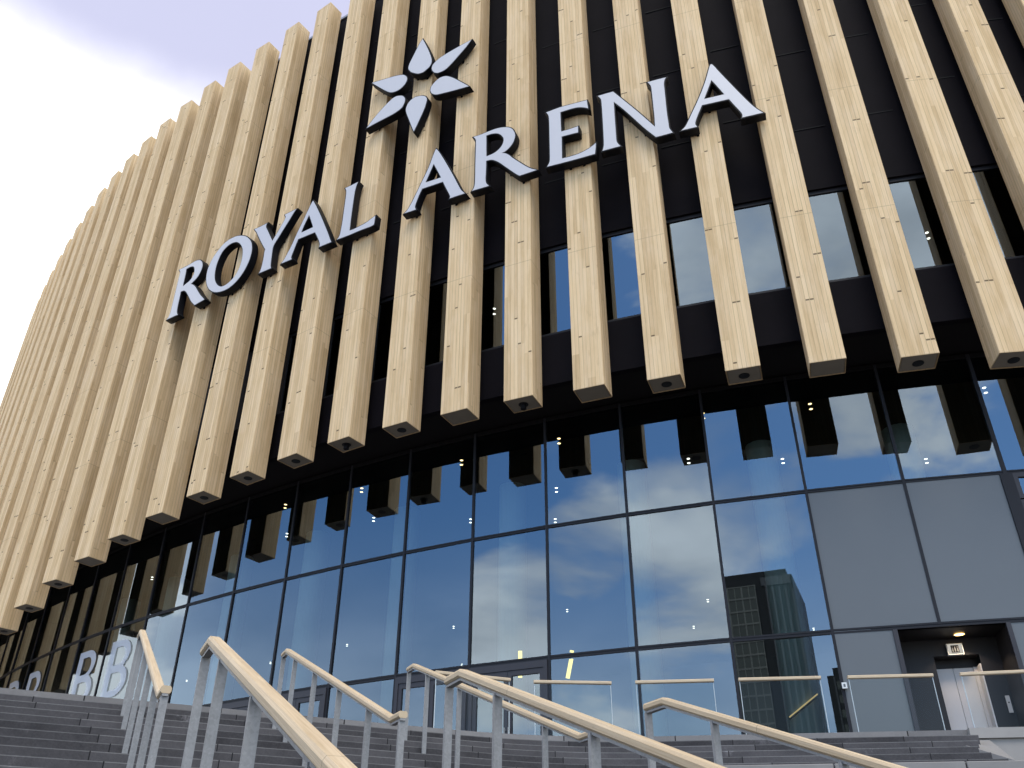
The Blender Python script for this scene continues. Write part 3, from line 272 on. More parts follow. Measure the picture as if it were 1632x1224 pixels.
'R2': ((-0.416,18.782,21.146),-0.4162,[(-0.862,1.281),(-0.788,1.278),(-0.714,1.275),(-0.631,1.275),(-0.530,1.281),(-0.420,1.291),(-0.319,1.299),(-0.236,1.305),(-0.163,1.308),(-0.092,1.306),(-0.020,1.298),(0.049,1.285),(0.114,1.269),(0.174,1.250),(0.228,1.229),(0.278,1.204),(0.324,1.176),(0.365,1.143),(0.401,1.107),(0.432,1.067),(0.459,1.024),(0.482,0.973),(0.504,0.912),(0.522,0.845),(0.533,0.780),(0.533,0.721),(0.526,0.663),(0.513,0.606),(0.495,0.545),(0.472,0.485),(0.443,0.428),(0.407,0.376),(0.365,0.327),(0.324,0.286),(0.283,0.253),(0.243,0.227),(0.204,0.208),(0.167,0.197),(0.130,0.194),(0.094,0.190),(0.130,0.172),(0.167,0.154),(0.205,0.131),(0.243,0.100),(0.282,0.064),(0.325,0.016),(0.373,-0.047),(0.425,-0.122),(0.484,-0.202),(0.553,-0.288),(0.627,-0.379),(0.700,-0.467),(0.767,-0.548),(0.832,-0.626),(0.893,-0.694),(0.946,-0.751),(0.995,-0.799),(1.046,-0.842),(1.099,-0.883),(1.153,-0.920),(1.207,-0.957),(1.137,-0.960),(1.067,-0.963),(0.987,-0.965),(0.891,-0.967),(0.785,-0.969),(0.679,-0.971),(0.650,-0.944),(0.621,-0.917),(0.582,-0.876),(0.531,-0.814),(0.470,-0.738),(0.407,-0.657),(0.341,-0.573),(0.273,-0.485),(0.208,-0.403),(0.151,-0.329),(0.099,-0.260),(0.048,-0.198),(-0.001,-0.143),(-0.048,-0.094),(-0.094,-0.051),(-0.141,-0.012),(-0.187,0.021),(-0.237,0.046),(-0.292,0.061),(-0.351,0.067),(-0.409,0.074),(-0.409,-0.012),(-0.408,-0.098),(-0.408,-0.189),(-0.409,-0.289),(-0.411,-0.393),(-0.412,-0.489),(-0.414,-0.572),(-0.416,-0.647),(-0.414,-0.713),(-0.407,-0.769),(-0.397,-0.817),(-0.381,-0.862),(-0.357,-0.905),(-0.328,-0.946),(-0.299,-0.987),(-0.392,-0.986),(-0.485,-0.984),(-0.578,-0.982),(-0.668,-0.979),(-0.758,-0.977),(-0.848,-0.975),(-0.832,-0.953),(-0.815,-0.931),(-0.800,-0.907),(-0.789,-0.883),(-0.780,-0.857),(-0.772,-0.819),(-0.766,-0.777),(-0.760,-0.724),(-0.757,-0.627),(-0.758,-0.469),(-0.760,-0.267),(-0.763,-0.044),(-0.765,0.217),(-0.766,0.500),(-0.767,0.735),(-0.768,0.892),(-0.769,1.000),(-0.773,1.082),(-0.781,1.136),(-0.793,1.164),(-0.807,1.190),(-0.824,1.222),(-0.843,1.252)],[[(-0.424,1.153),(-0.375,1.155),(-0.326,1.157),(-0.275,1.154),(-0.220,1.145),(-0.163,1.132),(-0.110,1.114),(-0.064,1.092),(-0.023,1.065),(0.014,1.033),(0.049,0.993),(0.081,0.947),(0.107,0.900),(0.130,0.855),(0.149,0.808),(0.159,0.759),(0.161,0.702),(0.154,0.641),(0.141,0.584),(0.120,0.531),(0.093,0.481),(0.061,0.436),(0.025,0.396),(-0.016,0.361),(-0.059,0.331),(-0.102,0.308),(-0.147,0.289),(-0.200,0.275),(-0.264,0.265),(-0.335,0.259),(-0.407,0.253),(-0.413,0.553),(-0.418,0.853)]],[(-0.922,1.316),(-0.786,1.313),(-0.713,1.310),(-0.632,1.310),(-0.533,1.316),(-0.423,1.326),(-0.322,1.334),(-0.238,1.340),(-0.163,1.343),(-0.089,1.341),(-0.015,1.333),(0.057,1.319),(0.124,1.303),(0.185,1.283),(0.242,1.261),(0.295,1.235),(0.344,1.204),(0.388,1.170),(0.427,1.130),(0.461,1.087),(0.490,1.040),(0.515,0.986),(0.537,0.923),(0.556,0.853),(0.568,0.783),(0.568,0.718),(0.560,0.657),(0.547,0.597),(0.528,0.534),(0.504,0.471),(0.473,0.410),(0.435,0.354),(0.391,0.303),(0.347,0.260),(0.304,0.224),(0.260,0.196),(0.216,0.175),(0.173,0.163),(0.134,0.159),(0.163,0.178),(0.146,0.204),(0.184,0.185),(0.225,0.159),(0.265,0.127),(0.307,0.089),(0.352,0.039),(0.401,-0.026),(0.454,-0.102),(0.512,-0.181),(0.580,-0.266),(0.654,-0.357),(0.727,-0.444),(0.794,-0.526),(0.859,-0.603),(0.919,-0.671),(0.971,-0.726),(1.019,-0.773),(1.068,-0.815),(1.119,-0.855),(1.172,-0.891),(1.274,-0.976),(1.138,-0.995),(1.068,-0.998),(0.988,-1.000),(0.892,-1.002),(0.786,-1.004),(0.666,-1.006),(0.626,-0.970),(0.596,-0.942),(0.556,-0.899),(0.503,-0.836),(0.442,-0.759),(0.379,-0.679),(0.313,-0.595),(0.245,-0.507),(0.181,-0.424),(0.124,-0.350),(0.071,-0.282),(0.021,-0.221),(-0.027,-0.167),(-0.072,-0.119),(-0.117,-0.077),(-0.162,-0.040),(-0.205,-0.009),(-0.249,0.013),(-0.298,0.026),(-0.355,0.033),(-0.374,0.035),(-0.374,-0.012),(-0.373,-0.098),(-0.373,-0.189),(-0.374,-0.289),(-0.376,-0.394),(-0.377,-0.490),(-0.379,-0.573),(-0.381,-0.647),(-0.379,-0.710),(-0.373,-0.763),(-0.363,-0.807),(-0.349,-0.848),(-0.327,-0.887),(-0.300,-0.926),(-0.237,-1.020),(-0.393,-1.021),(-0.486,-1.019),(-0.578,-1.017),(-0.669,-1.014),(-0.759,-1.012),(-0.912,-1.005),(-0.859,-0.932),(-0.844,-0.912),(-0.831,-0.891),(-0.821,-0.870),(-0.814,-0.848),(-0.807,-0.813),(-0.800,-0.773),(-0.795,-0.721),(-0.792,-0.626),(-0.793,-0.469),(-0.795,-0.268),(-0.798,-0.044),(-0.800,0.217),(-0.801,0.500),(-0.802,0.735),(-0.803,0.892),(-0.804,0.999),(-0.807,1.078),(-0.815,1.127),(-0.824,1.149),(-0.838,1.174),(-0.854,1.204),(-0.872,1.233)],[[(-0.394,1.124),(-0.374,1.125),(-0.326,1.127),(-0.278,1.124),(-0.226,1.116),(-0.171,1.103),(-0.121,1.086),(-0.079,1.066),(-0.041,1.041),(-0.007,1.012),(0.025,0.974),(0.055,0.931),(0.081,0.885),(0.103,0.842),(0.120,0.800),(0.129,0.755),(0.131,0.703),(0.124,0.646),(0.112,0.593),(0.093,0.543),(0.067,0.497),(0.038,0.455),(0.004,0.418),(-0.034,0.385),(-0.075,0.357),(-0.115,0.335),(-0.157,0.318),(-0.206,0.304),(-0.267,0.295),(-0.338,0.289),(-0.377,0.285),(-0.383,0.553),(-0.388,0.853)]]),
'E': ((1.633,17.928,21.314),-0.3737,[(-0.680,1.126),(-0.534,1.142),(-0.387,1.158),(-0.245,1.168),(-0.110,1.168),(0.020,1.161),(0.155,1.153),(0.296,1.146),(0.440,1.138),(0.585,1.129),(0.587,1.083),(0.589,1.037),(0.592,0.983),(0.597,0.917),(0.603,0.844),(0.608,0.771),(0.581,0.795),(0.554,0.819),(0.518,0.844),(0.467,0.873),(0.407,0.903),(0.344,0.928),(0.288,0.944),(0.228,0.956),(0.148,0.963),(0.033,0.964),(-0.104,0.962),(-0.241,0.959),(-0.241,0.839),(-0.241,0.719),(-0.241,0.590),(-0.240,0.445),(-0.239,0.291),(-0.238,0.137),(-0.151,0.136),(-0.065,0.134),(0.021,0.135),(0.106,0.140),(0.190,0.147),(0.275,0.154),(0.273,0.070),(0.271,-0.013),(0.269,-0.096),(0.207,-0.092),(0.145,-0.088),(0.072,-0.084),(-0.021,-0.079),(-0.125,-0.075),(-0.230,-0.070),(-0.232,-0.202),(-0.234,-0.334),(-0.236,-0.474),(-0.238,-0.629),(-0.240,-0.792),(-0.242,-0.955),(-0.169,-0.961),(-0.096,-0.967),(-0.016,-0.969),(0.077,-0.966),(0.177,-0.961),(0.270,-0.950),(0.354,-0.932),(0.431,-0.909),(0.500,-0.884),(0.559,-0.859),(0.609,-0.831),(0.655,-0.804),(0.696,-0.776),(0.732,-0.748),(0.769,-0.720),(0.764,-0.790),(0.759,-0.860),(0.753,-0.930),(0.744,-0.998),(0.734,-1.066),(0.724,-1.134),(0.574,-1.135),(0.425,-1.137),(0.263,-1.137),(0.074,-1.134),(-0.127,-1.130),(-0.308,-1.126),(-0.450,-1.121),(-0.572,-1.116),(-0.693,-1.110),(-0.672,-1.072),(-0.650,-1.034),(-0.633,-0.993),(-0.620,-0.961),(-0.611,-0.926),(-0.604,-0.850),(-0.601,-0.711),(-0.600,-0.531),(-0.599,-0.334),(-0.598,-0.117),(-0.596,0.116),(-0.595,0.327),(-0.594,0.507),(-0.594,0.664),(-0.596,0.789),(-0.600,0.870),(-0.605,0.919),(-0.612,0.960),(-0.621,0.998),(-0.630,1.028),(-0.641,1.055),(-0.653,1.080),(-0.666,1.103)],[],[(-0.737,1.155),(-0.537,1.177),(-0.390,1.193),(-0.246,1.203),(-0.109,1.203),(0.022,1.196),(0.156,1.188),(0.298,1.181),(0.442,1.173),(0.619,1.163),(0.622,1.085),(0.624,1.038),(0.627,0.985),(0.632,0.920),(0.638,0.847),(0.640,0.708),(0.558,0.769),(0.532,0.792),(0.499,0.815),(0.450,0.842),(0.393,0.871),(0.333,0.895),(0.279,0.910),(0.223,0.921),(0.146,0.928),(0.033,0.929),(-0.103,0.927),(-0.206,0.925),(-0.206,0.839),(-0.206,0.719),(-0.206,0.590),(-0.205,0.445),(-0.204,0.291),(-0.203,0.172),(-0.151,0.171),(-0.065,0.169),(0.020,0.170),(0.104,0.175),(0.188,0.182),(0.311,0.192),(0.308,0.070),(0.306,-0.013),(0.303,-0.133),(0.205,-0.127),(0.143,-0.123),(0.070,-0.118),(-0.022,-0.114),(-0.127,-0.110),(-0.195,-0.107),(-0.197,-0.203),(-0.199,-0.334),(-0.201,-0.475),(-0.203,-0.629),(-0.205,-0.792),(-0.206,-0.923),(-0.166,-0.926),(-0.094,-0.932),(-0.016,-0.934),(0.076,-0.931),(0.174,-0.926),(0.265,-0.915),(0.345,-0.898),(0.421,-0.876),(0.488,-0.852),(0.544,-0.827),(0.592,-0.801),(0.636,-0.774),(0.675,-0.747),(0.711,-0.720),(0.801,-0.658),(0.799,-0.792),(0.794,-0.863),(0.787,-0.934),(0.779,-1.003),(0.768,-1.071),(0.754,-1.169),(0.575,-1.170),(0.425,-1.172),(0.263,-1.172),(0.073,-1.169),(-0.128,-1.165),(-0.309,-1.161),(-0.451,-1.156),(-0.573,-1.151),(-0.751,-1.143),(-0.702,-1.055),(-0.682,-1.018),(-0.665,-0.979),(-0.653,-0.950),(-0.645,-0.920),(-0.639,-0.848),(-0.636,-0.711),(-0.635,-0.531),(-0.634,-0.334),(-0.633,-0.117),(-0.631,0.116),(-0.630,0.327),(-0.629,0.507),(-0.629,0.663),(-0.631,0.788),(-0.634,0.867),(-0.640,0.915),(-0.647,0.954),(-0.654,0.989),(-0.663,1.016),(-0.673,1.041),(-0.684,1.064),(-0.697,1.086)],[]),
'N': ((3.441,17.258,21.367),-0.3388,[(-1.000,1.112),(-0.922,1.114),(-0.844,1.117),(-0.768,1.119),(-0.694,1.120),(-0.620,1.120),(-0.547,1.121),(-0.455,0.969),(-0.364,0.817),(-0.263,0.649),(-0.149,0.459),(-0.026,0.252),(0.104,0.029),(0.243,-0.216),(0.389,-0.478),(0.535,-0.740),(0.542,-0.603),(0.549,-0.466),(0.554,-0.297),(0.557,-0.059),(0.559,0.211),(0.560,0.439),(0.561,0.591),(0.562,0.700),(0.561,0.789),(0.559,0.859),(0.556,0.909),(0.547,0.958),(0.527,1.014),(0.502,1.069),(0.476,1.124),(0.567,1.125),(0.657,1.125),(0.747,1.125),(0.834,1.123),(0.920,1.120),(1.006,1.117),(0.990,1.095),(0.973,1.073),(0.958,1.040),(0.945,0.993),(0.933,0.934),(0.924,0.863),(0.921,0.791),(0.921,0.706),(0.920,0.567),(0.915,0.331),(0.908,0.040),(0.904,-0.220),(0.904,-0.424),(0.908,-0.598),(0.911,-0.737),(0.911,-0.829),(0.911,-0.887),(0.919,-0.942),(0.938,-1.006),(0.964,-1.069),(0.989,-1.131),(0.916,-1.134),(0.843,-1.137),(0.768,-1.139),(0.690,-1.140),(0.609,-1.141),(0.528,-1.141),(0.438,-0.999),(0.347,-0.856),(0.234,-0.668),(0.079,-0.389),(-0.098,-0.064),(-0.254,0.216),(-0.368,0.406),(-0.460,0.549),(-0.553,0.693),(-0.557,0.480),(-0.560,0.268),(-0.562,0.067),(-0.564,-0.120),(-0.565,-0.295),(-0.566,-0.455),(-0.569,-0.601),(-0.571,-0.732),(-0.571,-0.838),(-0.566,-0.910),(-0.558,-0.956),(-0.544,-1.000),(-0.523,-1.048),(-0.497,-1.094),(-0.471,-1.139),(-0.548,-1.141),(-0.626,-1.143),(-0.708,-1.144),(-0.797,-1.146),(-0.891,-1.148),(-0.984,-1.149),(-0.972,-1.114),(-0.961,-1.079),(-0.950,-1.035),(-0.941,-0.992),(-0.933,-0.941),(-0.927,-0.840),(-0.922,-0.660),(-0.918,-0.430),(-0.915,-0.198),(-0.912,0.029),(-0.910,0.259),(-0.908,0.463),(-0.908,0.638),(-0.910,0.787),(-0.914,0.900),(-0.923,0.961),(-0.934,0.985),(-0.947,1.009),(-0.963,1.044),(-0.982,1.078)],[],[(-1.057,1.145),(-0.923,1.149),(-0.845,1.152),(-0.769,1.154),(-0.694,1.155),(-0.621,1.155),(-0.527,1.156),(-0.425,0.987),(-0.334,0.835),(-0.233,0.667),(-0.119,0.477),(0.004,0.270),(0.135,0.046),(0.274,-0.199),(0.420,-0.461),(0.519,-0.671),(0.507,-0.601),(0.514,-0.465),(0.519,-0.296),(0.522,-0.059),(0.524,0.212),(0.525,0.439),(0.526,0.591),(0.527,0.700),(0.526,0.788),(0.524,0.857),(0.521,0.904),(0.513,0.949),(0.495,1.000),(0.470,1.054),(0.421,1.158),(0.566,1.160),(0.657,1.160),(0.747,1.160),(0.835,1.158),(0.921,1.155),(1.069,1.147),(1.018,1.074),(1.004,1.055),(0.991,1.028),(0.979,0.984),(0.967,0.929),(0.959,0.860),(0.956,0.790),(0.956,0.706),(0.955,0.566),(0.950,0.330),(0.943,0.040),(0.939,-0.220),(0.939,-0.424),(0.943,-0.597),(0.946,-0.736),(0.946,-0.829),(0.946,-0.884),(0.953,-0.935),(0.971,-0.995),(0.996,-1.055),(1.041,-1.164),(0.918,-1.169),(0.844,-1.172),(0.769,-1.174),(0.690,-1.175),(0.609,-1.176),(0.509,-1.176),(0.408,-1.018),(0.317,-0.875),(0.204,-0.686),(0.048,-0.406),(-0.129,-0.080),(-0.284,0.199),(-0.397,0.387),(-0.490,0.530),(-0.534,0.626),(-0.522,0.480),(-0.525,0.267),(-0.527,0.066),(-0.529,-0.120),(-0.530,-0.295),(-0.531,-0.456),(-0.534,-0.602),(-0.536,-0.732),(-0.536,-0.837),(-0.531,-0.905),(-0.524,-0.948),(-0.511,-0.988),(-0.492,-1.032),(-0.466,-1.076),(-0.411,-1.173),(-0.548,-1.176),(-0.625,-1.178),(-0.708,-1.179),(-0.797,-1.181),(-0.890,-1.183),(-1.033,-1.185),(-1.006,-1.103),(-0.994,-1.069),(-0.984,-1.027),(-0.976,-0.986),(-0.968,-0.937),(-0.962,-0.838),(-0.957,-0.659),(-0.953,-0.430),(-0.950,-0.198),(-0.947,0.030),(-0.945,0.259),(-0.943,0.463),(-0.943,0.637),(-0.945,0.786),(-0.949,0.897),(-0.956,0.951),(-0.965,0.969),(-0.978,0.993),(-0.995,1.028),(-1.012,1.061)],[]),
'A3': ((5.550,16.562,20.927),-0.2973,[(0.075,1.647),(0.086,1.642),(0.096,1.636),(0.120,1.591),(0.161,1.494),(0.214,1.356),(0.285,1.179),(0.384,0.940),(0.500,0.661),(0.609,0.403),(0.701,0.186),(0.786,-0.010),(0.861,-0.177),(0.923,-0.307),(0.976,-0.410),(1.027,-0.499),(1.077,-0.575),(1.126,-0.639),(1.174,-0.703),(0.992,-0.706),(0.809,-0.710),(0.627,-0.713),(0.641,-0.670),(0.644,-0.639),(0.646,-0.597),(0.634,-0.536),(0.602,-0.448),(0.557,-0.340),(0.511,-0.230),(0.468,-0.122),(0.424,-0.013),(0.380,0.097),(0.135,0.097),(-0.109,0.097),(-0.353,0.097),(-0.387,0.021),(-0.421,-0.054),(-0.453,-0.129),(-0.485,-0.203),(-0.516,-0.277),(-0.543,-0.343),(-0.565,-0.401),(-0.583,-0.451),(-0.596,-0.496),(-0.603,-0.531),(-0.605,-0.561),(-0.603,-0.590),(-0.595,-0.621),(-0.583,-0.653),(-0.571,-0.684),(-0.713,-0.687),(-0.854,-0.689),(-0.996,-0.692),(-0.965,-0.667),(-0.934,-0.642),(-0.905,-0.613),(-0.881,-0.585),(-0.859,-0.553),(-0.826,-0.494),(-0.779,-0.399),(-0.722,-0.278),(-0.655,-0.135),(-0.574,0.035),(-0.482,0.227),(-0.394,0.422),(-0.312,0.614),(-0.234,0.809),(-0.160,1.002),(-0.090,1.212),(-0.026,1.420),(0.024,1.574),(0.051,1.635),(0.063,1.641)],[[(0.007,1.007),(0.036,0.941),(0.065,0.874),(0.103,0.782),(0.157,0.645),(0.222,0.482),(0.286,0.320),(0.100,0.319),(-0.085,0.318),(-0.270,0.318),(-0.224,0.431),(-0.177,0.545),(-0.131,0.660),(-0.085,0.775),(-0.039,0.891)]],[(0.076,1.686),(0.102,1.673),(0.122,1.662),(0.152,1.606),(0.193,1.507),(0.247,1.369),(0.318,1.192),(0.416,0.954),(0.533,0.674),(0.641,0.417),(0.733,0.200),(0.818,0.004),(0.892,-0.162),(0.954,-0.292),(1.007,-0.393),(1.057,-0.480),(1.106,-0.555),(1.154,-0.618),(1.237,-0.733),(0.992,-0.741),(0.810,-0.745),(0.579,-0.749),(0.606,-0.663),(0.609,-0.636),(0.611,-0.600),(0.600,-0.546),(0.569,-0.460),(0.525,-0.353),(0.479,-0.243),(0.435,-0.135),(0.391,-0.026),(0.356,0.062),(0.135,0.062),(-0.109,0.062),(-0.331,0.062),(-0.355,0.007),(-0.389,-0.068),(-0.421,-0.142),(-0.453,-0.217),(-0.484,-0.290),(-0.511,-0.356),(-0.532,-0.413),(-0.550,-0.462),(-0.562,-0.504),(-0.568,-0.536),(-0.570,-0.560),(-0.568,-0.584),(-0.561,-0.611),(-0.550,-0.640),(-0.521,-0.718),(-0.712,-0.722),(-0.854,-0.724),(-1.062,-0.716),(-0.987,-0.640),(-0.958,-0.616),(-0.930,-0.589),(-0.909,-0.564),(-0.888,-0.534),(-0.857,-0.477),(-0.811,-0.384),(-0.754,-0.264),(-0.687,-0.120),(-0.605,0.050),(-0.514,0.242),(-0.426,0.436),(-0.345,0.628),(-0.266,0.821),(-0.193,1.014),(-0.124,1.222),(-0.059,1.431),(-0.009,1.586),(0.024,1.661),(0.047,1.673)],[[(0.008,0.947),(0.008,0.929),(0.037,0.863),(0.075,0.770),(0.130,0.634),(0.194,0.471),(0.242,0.350),(0.100,0.349),(-0.085,0.348),(-0.226,0.348),(-0.196,0.420),(-0.149,0.534),(-0.103,0.649),(-0.057,0.764),(-0.011,0.880)]]),
}
PETAL_FRAME = ((-3.195,20.114,26.008),-0.4691)
